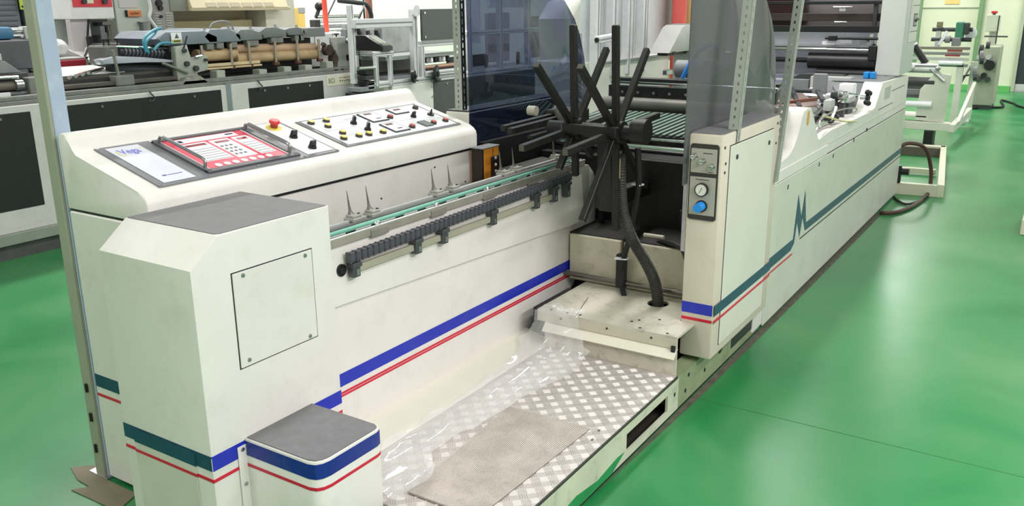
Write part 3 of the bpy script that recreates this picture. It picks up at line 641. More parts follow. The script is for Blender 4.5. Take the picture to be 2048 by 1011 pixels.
# ---------------------------------------------------------------- plastic film
def film():
    random.seed(3)
    from mathutils import noise
    path = [(3.085, 1.735, .326, .09), (3.045, 1.73, .325, .10), (3.015, 1.72, .262, .12), (2.98, 1.70, .20, .15), (2.85, 1.69, .176, .15), (2.6, 1.68, .172, .12), (2.35, 1.685, .172, .10), (2.15, 1.70, .172, .085), (2.0, 1.69, .172, .10), (1.9, 1.67, .172, .12), (1.75, 1.655, .172, .13), (1.73, 1.65, .172, .13)]
    P = [Vector(p[:3]) for p in path]; W = [Vector((p[3], 0, 0)) for p in path]
    C = spline(P, 12); Ws = spline(W, 12)
    rows = []
    for i, c in enumerate(C):
        w_ = Ws[i].x*(1+.25*noise.noise((i*.12, 5, 0))); row = []
        off = .05*noise.noise((i*.07, 9, 3))
        for j in range(25):
            t = j/24*2-1
            y = c.y+t*w_+off
            zz = c.z+.006+.030*abs(noise.noise((c.x*2.2, y*11, 1)))+.012*noise.noise((c.x*4+3, y*24, 4))+.003*noise.noise((c.x*9, y*60, 7))
            if c.x < 3.02: zz = max(zz, .1635 if y < 1.80 else .1635+(y-1.795)*.28)
            else: zz = max(zz, .3245)
            if 3.0 < c.x < 3.06: zz = max(zz, .25)
            row.append((c.x-(.03*noise.noise((y*14, i*.1, 2))), y, zz))
        rows.append(row)
    o = obj('plastic_film', G().grid(rows), clear_mat('clear_film', 'fafafc', 1.0, .24, .05, 'ffffff'))
    tag(o, 'crumpled clear plastic film trailing from the deck along the tread plate', 'plastic film')
film()
# ---------------------------------------------------------------- pneumatic cabinet (right)
pc = thing('pneumatic_cabinet', 'narrow cream cabinet with pneumatic gauge panel, blue knob and grey top', 'cabinet', (3.7, 1.18, .17))
y0c, y1c = 1.115, 1.252
creamp = M('warm_lit_cabinet_paint', 'd9cebf', .45, 0, .04, 4, dirt='a8987f', dirt_amt=.2)  # warm cast of the light on the front is put into this colour
obj('cabinet_shell', G().box(3.237, 4.0, y0c, y1c, .173, 1.105, .008, 2), creamp, pc)
obj('top_mat', G().prism('z', [(3.25, 1.128), (3.262, 1.121), (3.995, 1.121), (3.995, 1.248), (3.25, 1.248)], 1.105, 1.1085), padgrey, pc)
obj('side_panel', G().box(3.325, 3.90, y0c-.005, y0c, .215, 1.052, .0015), M('side_panel_paint', 'dcdad0', .42, 0, .03, 4), pc)
obj('panel_gap', G().box(3.321, 3.904, y0c-.001, y0c+.001, .211, 1.056), ink, pc)
for x, z in ((3.40, 1.0), (3.83, 1.0)): obj('quarter_lock', G().cyl((x, y0c-.005, z), (x, y0c-.009, z), .010, 10), darkgrey, pc)
for x, z in ((3.262, 1.055), (3.28, .99), (3.275, .955), (3.96, 1.07), (3.955, .98)): obj('screw', G().cyl((x, y0c, z), (x, y0c-.003, z), .006, 8), darkgrey, pc)
g = G().box(3.2355, 3.238, 1.118, 1.249, .365, .411); obj('blue_stripe', g, blue_s, pc)
g = G().box(3.2355, 3.238, 1.118, 1.249, .334, .346); obj('red_stripe', g, red_s, pc)
obj('blue_stripe', G().box(3.24, 3.998, y0c-.0062, y0c-.0048, .365, .411), teal_s, pc, 'blue stripe on the aisle side')
obj('red_stripe', G().box(3.24, 3.998, y0c-.0062, y0c-.0048, .334, .346), red_s, pc, 'red stripe on the aisle side')
obj('inner_edge', G().box(3.242, 3.252, y1c, y1c+.018, .62, 1.10, .001), steel, pc)
fr = obj('gauge_panel', G().prism('x', [(1.235, .764), (1.243, .77), (1.243, 1.06), (1.235, 1.068), (1.134, 1.068), (1.126, 1.06), (1.126, .77), (1.134, .764)], 3.2305, 3.237), M('black_panel_frame', '35332f', .45), pc, 'black framed pneumatic panel')
pl = M('panel_plate', 'b5b0a6', .4, .2, .04, 12)
obj('regulator_plate', G().box(3.2285, 3.2306, 1.132, 1.238, .954, 1.050, .0008), pl, fr)
obj('gauge_plate', G().box(3.2285, 3.2306, 1.132, 1.238, .784, .938, .0008), pl, fr)
for y, z in ((1.221, 1.020), (1.186, 1.002), (1.149, .984)):
    r_ = obj('regulator', G().cyl((3.2285, y, z), (3.222, y, z), .013, 6).cyl((3.222, y, z), (3.208, y, z), .0085, 12).cyl((3.208, y, z), (3.198, y, z), .011, 12, .009), chrome, pc)
    obj('regulator_slot', G().box(3.1972, 3.199, y-.007, y+.007, z-.0012, z+.0012), darkgrey, r_)
    obj('regulator_nut', G().cyl((3.216, y, z+.0085), (3.216, y, z+.014), .0045, 8), steel, r_)
g = G()
for i in range(11): g.box(3.2278, 3.2286, 1.186-i*.0035, 1.1884-i*.0035, 1.031, 1.0345)
obj('legend_upper', g, ink, pc)
g = G()
for i in range(17): g.box(3.2278, 3.2286, 1.212-i*.0033, 1.2142-i*.0033, .926, .9292)
for i in range(6): g.box(3.2278, 3.2286, 1.162-i*.0033, 1.1642-i*.0033, .958, .961)
obj('legend_lower', g, ink, pc)
ga = obj('pressure_gauge', G().cyl((3.2285, 1.185, .889), (3.213, 1.185, .889), .027, 28), M('gauge_rim', '1f1f20', .35), pc)
obj('gauge_dial', G().cyl((3.2132, 1.185, .889), (3.2122, 1.185, .889), .0225, 24), M('gauge_white', 'e6e3da', .4), ga)
obj('gauge_needle', G().bar((3.2115, 1.192, .875), (3.2115, 1.180, .899), .0018, .001).bar((3.2115, 1.1845, .889), (3.2115, 1.180, .8985), .0045, .001), ink, ga)
g = G()
for k in range(13):
    a = math.radians(-135+k*22.5); g.bar((3.2118, 1.185-math.sin(a)*.0185, .889+math.cos(a)*.0185), (3.2118, 1.185-math.sin(a)*.0213, .889+math.cos(a)*.0213), .0008, .0006)
obj('gauge_ticks', g, ink, ga)
kn = obj('knob_collar', G().cyl((3.2285, 1.184, .822), (3.220, 1.184, .822), .024, 22), black, pc)
obj('blue_knob', G().cyl((3.220, 1.184, .822), (3.178, 1.184, .822), .0195, 20, .017), M('blue_knob_plastic', '1f8fe6', .35, 0, .04, 10), kn)

# ---------------------------------------------------------------- right machine side frame
ms = thing('machine_side_frame', 'long white side frame of the machine along the aisle with zigzag blue stripe', 'machine', (5.9, 1.2, 0))
Ym = 1.17
curve = [(4.0, .03), (4.0, .838), (4.19, .833), (4.33, .838), (4.42, .85), (4.49, .875), (4.54, .92), (4.575, .975), (4.60, 1.03), (4.625, 1.052), (4.70, 1.060), (4.765, 1.056), (4.785, 1.04), (4.84, 1.003), (4.975, .86), (5.0, .85),
         (5.25, .872), (6.40, .862), (6.551, .872), (6.735, 1.028), (6.76, 1.035), (7.86, 1.01), (7.86, .03)]
obj('frame_plate', G().prism('y', curve, Ym, Ym+.13, .004), paint, ms)
obj('upper_lip', G().box(4.0, 5.2, Ym-.006, Ym, .742, .80, .002), paint, ms)
lowp = obj('lower_panel', G().box(4.137, 7.86, Ym-.006, Ym, .022, .739, .002), M('aisle_panel_paint', 'd3d4c9', .4, 0, .05, 3, dirt='a3ab95', dirt_amt=.3), ms)
obj('seam_line', G().box(4.2, 7.86, Ym-.0025, Ym-.0005, .738, .744), ink, ms)
obj('seam_light', G().box(5.25, 7.86, Ym-.004, Ym, .80, .803), MATS['bright_lip'], ms)
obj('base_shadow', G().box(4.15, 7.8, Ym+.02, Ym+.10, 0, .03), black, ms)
bt = [(4.14, .369), (4.595, .372), (4.632, .608), (4.729, .466), (4.769, .605), (4.841, .412), (7.86, .412), (7.86, .366), (4.834, .366), (4.756, .461), (4.722, .355), (4.647, .457), (4.619, .344), (4.56, .316), (4.14, .312)]
obj('zigzag_stripe', G().prism('y', bt, Ym-.0075, Ym-.0058), teal_s, ms)
obj('zigzag_step', G().prism('y', [(4.14, .312), (4.14, .369), (4.03, .40), (4.03, .35)], Ym-.0075, Ym-.0058), teal_s, ms)
obj('red_line', G().box(4.14, 4.60, Ym-.0074, Ym-.0058, .283, .293), red_s, ms)
obj('thin_line', G().box(4.735, 7.86, Ym-.0074, Ym-.0058, .338, .345), M('brown_black_line', '33201f', .5), ms)
for x, z in ((4.40, .68), (5.02, .70), (5.35, .70), (5.9, .72), (6.3, .74)): obj('lock', G().bar((x, Ym-.0065, z), (x+.008, Ym-.0065, z+.022), .008, .003), darkgrey, ms)
obj('lower_seam', G().box(4.3, 7.7, Ym-.0065, Ym-.005, .115, .118), MATS['bright_lip'], ms)
for x0, z in ((6.68, .845), (7.15, .94)): obj('short_seam', G().box(x0, x0+.55, Ym-.002, Ym+.001, z, z+.004), ink, ms)
obj('label_plate', G().box(6.86, 7.08, Ym-.003, Ym, .90, .99, .001), M('faint_plate', 'c9cabf', .45), ms)
obj('rust_mark', G().prism('y', [(4.69, .985), (4.70, 1.04), (4.735, 1.045), (4.745, 1.01), (4.735, .97), (4.71, .965)], Ym-.0012, Ym+.001), M('rust_orange', 'd9a55c', .6, 0, .15, 30), ms)
obj('end_foot', G().box(7.2, 7.5, Ym-.0, Ym+.1, 0, .05, .003), darkgrey, ms)
# upper block with grey face
ub = obj('register_block', G().prism('y', [(6.551, .86), (6.735, 1.026), (7.86, 1.008), (7.86, .86)], Ym+.13, Ym+.40, .003), M('slate_block', '76777a', .5, 0, .05, 9), ms)
obj('block_top', G().box(6.78, 7.36, Ym+.02, Ym+.36, 1.030, 1.036, .001), midgrey, ub)
for y in (1.345, 1.30): obj('blue_clip', G().box(7.02, 7.10, y-.02, y+.018, 1.036, 1.085, .006), M('cyan_clip', '1c8fdc', .4), ub)
# tower
tw = thing('printing_tower', 'tall white machine tower with recessed handle rising from the side frame', 'machine', (7.6, 1.3, 1.0))
obj('tower_shell', G().box(7.374, 7.94, 1.165, 1.35, 1.036, 2.5, .012, 2), M('tower_paint', 'dededc', .42, 0, .02, 3), tw)
obj('side_cover', G().box(7.56, 7.93, 1.158, 1.165, 1.28, 2.3, .002), paint, tw)
for z in (1.56, 1.36): obj('cover_seam', G().box(7.6, 7.93, 1.1565, 1.158, z, z+.004), ink, tw)
hd = obj('recessed_handle', G().box(7.70, 7.86, 1.1555, 1.158, 1.40, 1.50, .003), darkgrey, tw)
obj('handle_plate', G().box(7.715, 7.85, 1.1545, 1.156, 1.41, 1.49), lightgrey, hd); obj('handle_grip', G().bar((7.74, 1.148, 1.445), (7.88, 1.148, 1.46), .012, .016), black, hd)
obj('far_tower', G().box(7.374, 7.94, 2.40, 2.58, .5, 2.5, .012), M('far_tower_grey', 'a5a6a6', .5), tw)
# rollers between the towers
pr = thing('printing_rollers', 'stack of black and chrome rollers and dark bars spanning beside the white tower', 'rollers', (7.45, 1.8, 1.0))
ya, yb = 1.352, 2.398
obj('black_roller', G().cyl((7.45, 1.36, 1.135), (7.45, 1.88, 1.135), .066, 28), M('black_roller_rubber', '262628', .38, 0, .2, 30), pr)
obj('roller_neck', G().cyl((7.45, ya, 1.135), (7.45, 1.36, 1.135), .025, 16), dark, pr)
obj('roller_neck', G().cyl((7.45, 1.88, 1.135), (7.45, yb, 1.135), .02, 14), dark, pr)
obj('chrome_roller', G().cyl((7.38, ya+.06, 1.226), (7.38, yb, 1.226), .014, 18), chrome, pr)
obj('roller_bracket', G().box(7.36, 7.5, 1.352, 1.41, 1.15, 1.26, .004), dark, pr)
obj('grey_tube', G().cyl((7.42, ya, 1.25), (7.42, yb, 1.25), .012, 14), midgrey, pr)
obj('lower_roller', G().cyl((7.40, ya, 1.04), (7.40, 1.80, 1.04), .035, 20), dark, pr)
obj('lower_bar', G().box(7.3, 7.36, ya, yb, .965, 1.0, .003), midgrey, pr)
for z0, z1, x, m in ((1.36, 1.41, 7.40, black), (1.575, 1.60, 7.42, dark), (1.445, 1.505, 7.50, M('brown_black_bar', '3f3431', .45, 0, .15, 8))):
    obj('cross_bar', G().box(x, x+.04, ya, yb, z0, z1, .003), m, pr)
obj('thin_bar', G().cyl((7.38, ya, 1.315), (7.38, 1.75, 1.315), .011, 12), black, pr)
obj('bar_stop', G().box(7.35, 7.40, 1.66, 1.72, 1.295, 1.335, .003), black, pr)
for y, z, sy, sz, m in ((1.55, 1.275, .10, .035, whitefilm), (1.68, 1.26, .10, .03, whitefilm), (1.44, 1.27, .05, .04, steel), (1.39, 1.27, .03, .08, lightgrey), (1.60, 1.43, .10, .014, chrome), (1.57, 1.545, .15, .014, chrome), (1.62, 1.52, .05, .02, lightgrey)):
    obj('small_fitting', G().box(7.41, 7.45, y, y+sy, z, z+sz, .003), m, pr)
obj('rear_bed', G().box(7.52, 7.9, 1.36, 2.39, 0, .93, .004), midgrey, pr)
obj('white_web', G().box(7.62, 7.63, 1.40, 2.35, 1.25, 1.37), M('pale_web', 'c9cbd6', .5), pr)
obj('rear_web', G().box(7.66, 7.67, 1.36, 2.38, 1.40, 2.3), M('mauve_grey_web', '7f767a', .45, 0, .12, 5), pr)
obj('dark_web', G().box(7.585, 7.61, 1.98, 2.38, 1.40, 2.3), M('maroon_web', '35191d', .3, 0, .15, 4), pr)
obj('lower_web', G().box(7.60, 7.61, 1.36, 2.38, .9, 1.24), M('lavender_web', '9a9cab', .4, 0, .06, 5), pr)
obj('web_bracket', G().box(7.45, 7.5, 1.39, 1.42, 1.40, 1.60, .003).bar((7.44, 1.44, 1.31), (7.44, 1.37, 1.25), .02, .02), darkgrey, pr)

# ---------------------------------------------------------------- register unit in the frame notch
ru = thing('register_unit', 'cluttered register unit of plates, levers and clamps inside the side frame notch', 'machine', (5.7, 1.5, .8))
obj('bed', G().box(4.65, 7.25, 1.31, 2.27, .78, .84, .004), M('bed_grey', '6c6b69', .5, .2, .12, 8), ru)
obj('side_plate', G().box(4.95, 6.55, 1.30, 1.42, .80, .865, .003), M('dusty_slate', '7c7876', .6, 0, .12, 12), ru)
obj('brown_plate', G().prism('z', [(5.45, 1.40), (5.72, 1.36), (6.35, 1.62), (6.3, 1.95), (5.75, 1.95)], .90, .975, .012), M('brown_plate', '84716a', .45, .2, .1, 10), ru)
for k, (p, q, w_) in enumerate((((5.5, 1.42, .97), (6.5, 1.75, .99), .03), ((5.3, 1.50, .91), (6.2, 1.45, .92), .035), ((6.0, 1.40, .965), (6.7, 1.62, .975), .03), ((5.4, 1.62, .98), (5.9, 1.42, .985), .022), ((6.2, 1.34, .99), (6.75, 1.5, .995), .04), ((5.8, 1.36, .90), (6.6, 1.36, .94), .05))):
    obj('slide_bar', G().bar(p, q, w_, .022, bev=.003), (dark, midgrey, darkgrey, M('copper_bar', '8a5a4c', .4, .5), midgrey, dark)[k], ru)
obj('pink_rod', G().tube([(5.25, 1.56, 1.0), (5.5, 1.45, .97), (5.62, 1.40, .945)], .011, 8), M('dusty_pink_rod', 'a8837f', .5), ru)
for k, (x, y, z, sx, sy, sz) in enumerate(((5.30, 1.30, .93, .16, .05, .05), (5.62, 1.26, .94, .10, .05, .07), (5.95, 1.25, .96, .09, .05, .07), (5.05, 1.26, .87, .22, .06, .035), (6.15, 1.26, .94, .18, .06, .04), (6.42, 1.30, .97, .10, .10, .075), (6.05, 1.33, .98, .06, .04, .04))):
    obj('clamp_block', G().box(x, x+sx, y, y+sy, z, z+sz, .009, 2), (steel, lightgrey, chrome, steel, lightgrey, whitefilm, darkgrey)[k], ru)
    obj('clamp_foot', G().box(x+.02, x+sx-.02, y+.01, y+sy-.01, .84, z), darkgrey, ru)
for p, q in (((5.2, 1.25, .885), (5.55, 1.28, .93)), ((5.1, 1.245, .90), (5.42, 1.235, .905)), ((5.5, 1.23, .90), (5.7, 1.25, .96)), ((5.05, 1.24, .86), (5.2, 1.24, .89))):
    obj('clamp_lever', G().bar(p, q, .022, .016, bev=.004), chrome, ru)
for p in ((5.45, 1.235, .915), (5.55, 1.24, .895), (5.63, 1.23, .905)): obj('clamp_knob', G().ball(p, .026, 12, (1.3, .9, .8)), black, ru)
random.seed(11)
for k in range(16):
    x = 4.98+.105*k+random.uniform(-.03, .03); y = 1.315+random.uniform(-.01, .12); z = .865+.004*k+random.uniform(0, .03)
    sx, sy, sz = random.uniform(.05, .12), random.uniform(.03, .06), random.uniform(.03, .06)
    obj('clamp_block', G().box(x, x+sx, y, y+sy, z, z+sz, .010, 2), (chrome, whitefilm, steel, lightgrey)[k % 4], ru)
    obj('clamp_bar', G().bar((x, y-.02, z+sz), (x+random.uniform(.1, .25), y+random.uniform(-.03, .05), z+sz+.01), .022, .014, bev=.003), (dark, steel, chrome)[k % 3], ru)
hk = obj('hand_knob', G().cyl((6.42, 1.25, .955), (6.42, 1.19, .955), .016, 12), chrome, ru); 
g = G().cyl((6.42, 1.212, .955), (6.42, 1.19, .955), .032, 14)
for k in range(4):
    a = k*PI/2+.6; g.ball((6.42+.048*math.cos(a), 1.2, .955+.048*math.sin(a)), .02, 10)
obj('knob_star', g, black, hk)
obj('knob_shaft', G().cyl((6.40, 1.26, .965), (6.40, 1.40, .985), .014, 10), chrome, ru)
for p, q in (((6.02, 1.70, .90), (6.0, 1.70, 1.10)), ((6.55, 1.56, .90), (6.55, 1.56, 1.10))):
    obj('arm_plate', G().bar(p, q, .10, .03, up=(1, 0, 0), bev=.008), midgrey, ru)
obj('drilled_plate', G().box(6.15, 6.17, 1.78, 1.96, .96, 1.08, .002), lightgrey, ru)
for y in (1.82, 1.87, 1.92): obj('plate_hole', G().cyl((6.149, y, 1.06), (6.153, y, 1.06), .007, 8), black, ru)
obj('cover_plate', G().box(5.6, 5.62, 1.62, 1.86, .96, 1.04, .002), lightgrey, ru)
for k, (x0, y0, y1, z0, z1, m) in enumerate(((6.9, 1.42, 1.72, .95, 1.05, lightgrey), (6.95, 1.74, 2.02, .93, 1.02, midgrey), (6.7, 1.95, 2.2, .90, .98, lightgrey), (7.0, 1.5, 2.1, 1.02, 1.06, darkgrey), (6.8, 1.55, 1.7, .88, .97, whitefilm), (7.1, 1.36, 1.5, .93, 1.03, midgrey))):
    obj('cover_block', G().box(x0, x0+.10, y0, y1, z0, z1, .004), m, ru)
for k in range(5): obj('cross_shaft', G().cyl((5.6+.3*k, 1.45, .90+.012*k), (5.6+.3*k, 2.2, .90+.012*k), .018+.006*(k % 2), 14), (steel, dark, midgrey, steel, darkgrey)[k], ru)
tag(obj('clear_dish', G().tube([(5.10+.42*(1-math.cos(t))*1.0, 1.185+.05*math.sin(t)*0+.03*math.sin(2*t), .905+.06*math.sin(t)) for t in [k*PI/16 for k in range(17)]], .0045, 8), clear_mat('clear_tubing', 'd8d8d4', 1, .35, .1, 'c9c6ba')), 'clear plastic hoop lying over the clamps in the frame notch', 'hoop')
tag(obj('yellow_cord', G().tube(spline([(5.35, 1.24, .945), (5.5, 1.2, .91), (5.62, 1.17, .885), (5.75, 1.155, .872), (5.85, 1.15, .86)], 6), .006, 6), M('pale_yellow_cord', 'cfc890', .6)), 'pale yellow cord hanging over the side frame edge', 'cord')
# folded clear lid
tag(obj('curved_lid', G().grid([[(5.85+.36*u_/8, y, 1.045+.07*math.sin(u_/8*PI*.55)) for y in (1.62, 1.75, 1.88, 2.0)] for u_ in range(9)]), clear_mat('tinted_lid', 'b8bfd6', 1, .22, .05, 'a0a8c4')), 'curved pale blue acrylic lid above the register unit', 'lid')
rdp = thing('round_guide', 'white curved bracket with black round roller beside the perforated post', 'guide', (4.4, 1.36, .84))
obj('guide_plate', G().prism('y', [(4.10, .84), (4.60, .84), (4.60, 1.03), (4.52, .95), (4.42, .88), (4.25, .86)], 1.335, 1.35), paint, rdp)
obj('guide_roller', G().cyl((4.89, 1.31, .905), (4.89, 1.37, .905), .062, 26), black, rdp)
obj('guide_cap', G().cyl((4.89, 1.345, .96), (4.89, 1.345, 1.02), .035, 16).cyl((4.89, 1.345, 1.02), (4.89, 1.345, 1.035), .05, 16), midgrey, rdp)
ck = thing('clamp_knob_head', 'black knob head on a clamp standing behind the near smoked sheet', 'knob', (4.25, 1.4, 1.0))
obj('knob_base', G().box(4.18, 4.34, 1.36, 1.46, 1.01, 1.05, .006), black, ck); obj('knob_neck', G().cyl((4.26, 1.41, 1.05), (4.26, 1.41, 1.08), .02, 12), dark, ck); obj('knob_head', G().cyl((4.26, 1.41, 1.08), (4.26, 1.41, 1.125), .034, 16, .03), black, ck)

# ---------------------------------------------------------------- perforated posts and smoked sheets
def strip_holes(g, P0, P1, side, thick, width, n_, hw, hh, slot=False):
    """perforated flange: P0->P1 along the post, side = unit vector across, thick = unit normal * thickness"""
    P0, P1, side, th = Vector(P0), Vector(P1), Vector(side), Vector(thick)
    L_ = (P1-P0).length; d = (P1-P0)/L_; pitch = L_/n_
    m0, m1 = (width-hw)/2, (width+hw)/2
    def slab(a0, a1, s0, s1):
        co = [P0+d*a+side*s+t for t in (Vector(), th) for s in (s0, s1) for a in (a0, a1)]
        g._faces(co, [(0, 2, 3, 1), (4, 5, 7, 6), (0, 1, 5, 4), (2, 6, 7, 3), (0, 4, 6, 2), (1, 3, 7, 5)])
    slab(0, L_, 0, m0); slab(0, L_, m1, width)
    for i in range(n_+1):
        a0 = max(0, i*pitch-(pitch-hh)/2); a1 = min(L_, i*pitch+(pitch-hh)/2); slab(a0, a1, m0, m1)
    return g
pg = M('galvanised_grey', 'a9ada5', .45, .25, .06, 14)
pt1 = thing('perforated_post', 'grey perforated angle post on the pneumatic cabinet top', 'post', (3.42, 1.11, 1.06))
obj('front_flange', strip_holes(G(), (3.392, 1.112, 1.109), (3.53, 1.112, 1.95), (0, 1, 0), (.003, 0, 0), .038, 26, .008, .013), pg, pt1)
obj('side_flange', strip_holes(G(), (3.384, 1.108, 1.06), (3.53, 1.108, 1.95), (1, 0, 0), (0, .003, 0), .034, 20, .006, .022), pg, pt1)
pt2 = thing('perforated_post', 'grey perforated angle post leaning at the joint of cabinet and side frame', 'post', (4.05, 1.1, .80))
obj('front_flange', strip_holes(G(), (3.955, 1.103, .80), (4.235, 1.103, 1.92), (0, 1, 0), (.003, 0, 0), .036, 34, .008, .013), M('weathered_grey', '8f948d', .5, .25, .08, 14), pt2)
obj('side_flange', strip_holes(G(), (3.955, 1.10, .80), (4.235, 1.10, 1.92), (1, 0, 0), (0, .003, 0), .034, 26, .006, .022), pg, pt2)
pt3 = thing('perforated_post', 'perforated angle post beside the far smoked sheet', 'post', (3.27, 2.36, 1.13))
obj('front_flange', strip_holes(G(), (3.247, 2.360, 1.13), (3.247, 2.366, 1.95), (0, 1, 0), (.003, 0, 0), .040, 33, .008, .012), pg, pt3)
obj('side_flange', strip_holes(G(), (3.25, 2.360, 1.13), (3.25, 2.366, 1.95), (1, 0, 0), (0, .003, 0), .036, 24, .010, .022), M('black_angle', '26272a', .45, .2, .1, 12), pt3)
smoke = clear_mat('smoked_acrylic', '9c9da2', .4, .31, .02, 'a3a3a6')
smoke2 = clear_mat('dark_smoked_acrylic', 'a2a9bb', .8, .012, .02, '565b74')
def sheet(y, th, pts, label, m):
    return tag(obj('smoked_sheet', G().prism('y', pts, y, y+th, .001), m), label, 'acrylic sheet')
arc = [(4.06, 1.66), (4.14, 1.605), (4.24, 1.52), (4.30, 1.44), (4.355, 1.32), (4.385, 1.2), (4.392, 1.09), (4.385, 1.0)]
sheet(1.258, .006, [(3.21, .90), (3.222, 1.95), (3.5, 1.95), (3.85, 1.79), *arc, (4.3, .92)], 'smoked acrylic sheet on the inner side of the pneumatic cabinet', smoke)
sheet(2.322, .006, [(3.26, .55), (3.245, 1.95), (3.5, 1.95), (3.85, 1.79), *arc, (4.30, .70)], 'darker smoked acrylic sheet left of the spider arms', smoke2)
lc = thing('far_cabinet', 'small white cabinet carrying the perforated post right of the console', 'cabinet', (3.6, 2.4, 0))
obj('cabinet_shell', G().box(3.25, 4.1, 2.33, 2.46, .05, 1.122, .006), M('far_cabinet_paint', 'd8d6cc', .45), lc)
obj('cabinet_top', G().box(3.255, 4.1, 2.335, 2.456, 1.122, 1.128), darkgrey, lc)
# ---------------------------------------------------------------- floor tray, brown hose, small floor things
ft = thing('floor_tray', 'cream rectangular steel floor frame standing behind the machine end', 'frame', (9.0, 1.3, 0))
cr = M('tray_cream', 'd5d3bd', .45, 0, .05, 6, dirt='8fa583', dirt_amt=.25)
obj('aisle_rail', G().bar((7.95, .835, .055), (10.2, 1.095, .055), .055, .11, bev=.003), cr, ft)
obj('far_rail', G().bar((10.17, 1.07, .055), (10.1, 2.0, .055), .10, .11, bev=.003), cr, ft)
obj('near_rail', G().bar((7.98, .86, .05), (7.90, 1.6, .05), .06, .10, bev=.003), cr, ft)
obj('inner_rail', G().bar((8.95, 1.0, .04), (8.9, 1.8, .04), .05, .05, bev=.002), cr, ft)
obj('shadow_web', G().bar((10.08, 1.1, .05), (10.02, 1.9, .05), .008, .09), M('brown_grey_web', '5d564c', .6), ft)
obj('valve', G().cyl((7.93, 1.16, .2), (7.93, 1.09, .2), .03, 12).box(7.9, 7.95, 1.15, 1.2, .10, .25, .004), black, ft)
bh = M('brown_hose_rubber', '4b3028', .45)
tag(obj('brown_hose', G().tube(spline([(7.90, 1.20, .40), (7.95, 1.12, .44), (8.0, 1.0, .40), (8.06, .94, .22), (8.05, .93, .05), (7.8, .93, .018), (7.4, .97, .018), (7.15, 1.03, .018), (7.06, 1.10, .018), (7.07, 1.14, .018)], 8), .016, 10), bh), 'brown rubber hose arching to the floor at the machine end', 'hose')
tag(obj('power_cord', G().tube(spline([(7.75, 1.16, .012), (7.6, 1.1, .012), (7.5, 1.02, .012), (7.68, .95, .012), (7.76, .90, .04)], 6), .009, 8), rubber), 'short black cord lying on the floor inside the brown hose loop', 'cord')
tag(obj('floor_cable', G().tube(spline([(14.9, 1.30, .02), (15.2, 1.1, .015), (15.4, .90, .015), (16.4, 1.0, .015), (16.0, .8, .015), (15.6, .70, .015), (15.3, .55, .015)], 8), .016, 8), rubber), 'black cable coiled on the floor at the far lime wall', 'cable')

# ---------------------------------------------------------------- rewinder behind
rw = thing('rewinder', 'white rewinder with dark rollers standing beyond the floor frame', 'rewinder', (11.2, 1.5, 0))
rwp = M('rewinder_white', 'd3d4c8', .45, 0, .04, 5, dirt='8f917f', dirt_amt=.3)
obj('side_plate', G().prism('x', [(1.215, .255), (1.20, .79), (1.30, .80), (1.345, .86), (1.375, .80), (1.50, .62), (1.52, .27)], 11.0, 11.06, .004), rwp, rw)
obj('side_plate', G().box(11.0, 11.06, 2.3, 2.4, .2, .86, .004), rwp, rw)
obj('base_beam', G().box(10.95, 11.1, 1.15, 2.5, .165, .255, .004), rwp, rw)
obj('aisle_beam', G().bar((10.95, 1.12, .20), (12.85, 1.13, .20), .06, .09, bev=.004), rwp, rw)
obj('slanted_stay', G().bar((11.3, 1.10, .22), (12.85, 1.115, .55), .04, .05, bev=.004), rwp, rw)
for y in (1.30, 2.2):
    f_ = obj('foot', G().box(10.95, 11.15, y, y+.10, .0, .165, .003), darkgrey, rw)
    obj('foot_end', G().box(10.945, 10.951, y+.005, y+.095, .01, .155), black, f_)
ry0, ry1 = 1.36, 2.32
for x, z, r, m in ((11.05, .70, .055, darkgrey), (11.0, .45, .036, whitefilm), (11.1, .83, .03, lightgrey), (11.15, .88, .022, steel), (11.1, .58, .03, midgrey), (11.3, .80, .02, chrome)):
    obj('roller', G().cyl((x, ry0, z), (x, ry1, z), r, 18), m, rw)
obj('web_tray', G().box(11.0, 11.4, 1.40, 2.3, .30, .32, .003), rwp, rw)
obj('cross_plate', G().box(11.2, 11.22, 1.37, 2.3, .5, .64, .002), midgrey, rw)
obj('valve_cluster', G().box(10.97, 11.05, 1.64, 1.72, .83, .92, .008).cyl((10.96, 1.62, .86), (10.96, 1.58, .86), .03, 12), lightgrey, rw)
obj('air_cylinder', G().cyl((10.99, 1.42, .85), (10.98, 1.26, .72), .014, 10).ball((10.98, 1.34, .86), .03, 10), steel, rw)
obj('diagonal_tube', G().cyl((11.2, 1.70, 1.17), (11.2, 1.50, .90), .04, 16), black, rw)
obj('tube_band', G().cyl((11.19, 1.66, 1.115), (11.19, 1.645, 1.095), .043, 16), whitefilm, rw)
# slitter frame further back
sl = thing('slitter_frame', 'grey slitter frame with red strips and a green motor before the far wall', 'machine', (13.2, 1.5, 0))
for x, y in ((13.0, 1.325), (13.4, 1.20), (13.0, 2.6)): obj('upright', G().box(x, x+.1, y-.04, y+.04, 0.02, .80, .004), rwp, sl)
for z, m in ((.97, M('brown_grey_bar', '7d776c', .5)), (.90, midgrey), (.83, lightgrey), (.75, midgrey)): obj('cross_rail', G().box(13.0, 13.08, 1.24, 2.7, z, z+.035, .003), m, sl)
for y0, y1, z in ((1.32, 1.50, .945), (1.34, 1.52, .885)): obj('red_strip', G().box(12.98, 13.0, y0, y1, z, z+.025, .002), M('dull_red', '8d3a38', .5), sl)
obj('white_roll', G().cyl((12.97, 1.30, .80), (12.97, 1.58, .80), .028, 16), whitefilm, sl)
for z, y1 in ((1.22, 1.75), (1.09, 1.75)): obj('upper_bar', G().cyl((13.3, 1.26, z), (13.3, y1, z), .028, 14), darkgrey, sl)
obj('upper_post', G().box(13.28, 13.36, 1.64, 1.70, .98, 1.30, .004), lightgrey, sl)
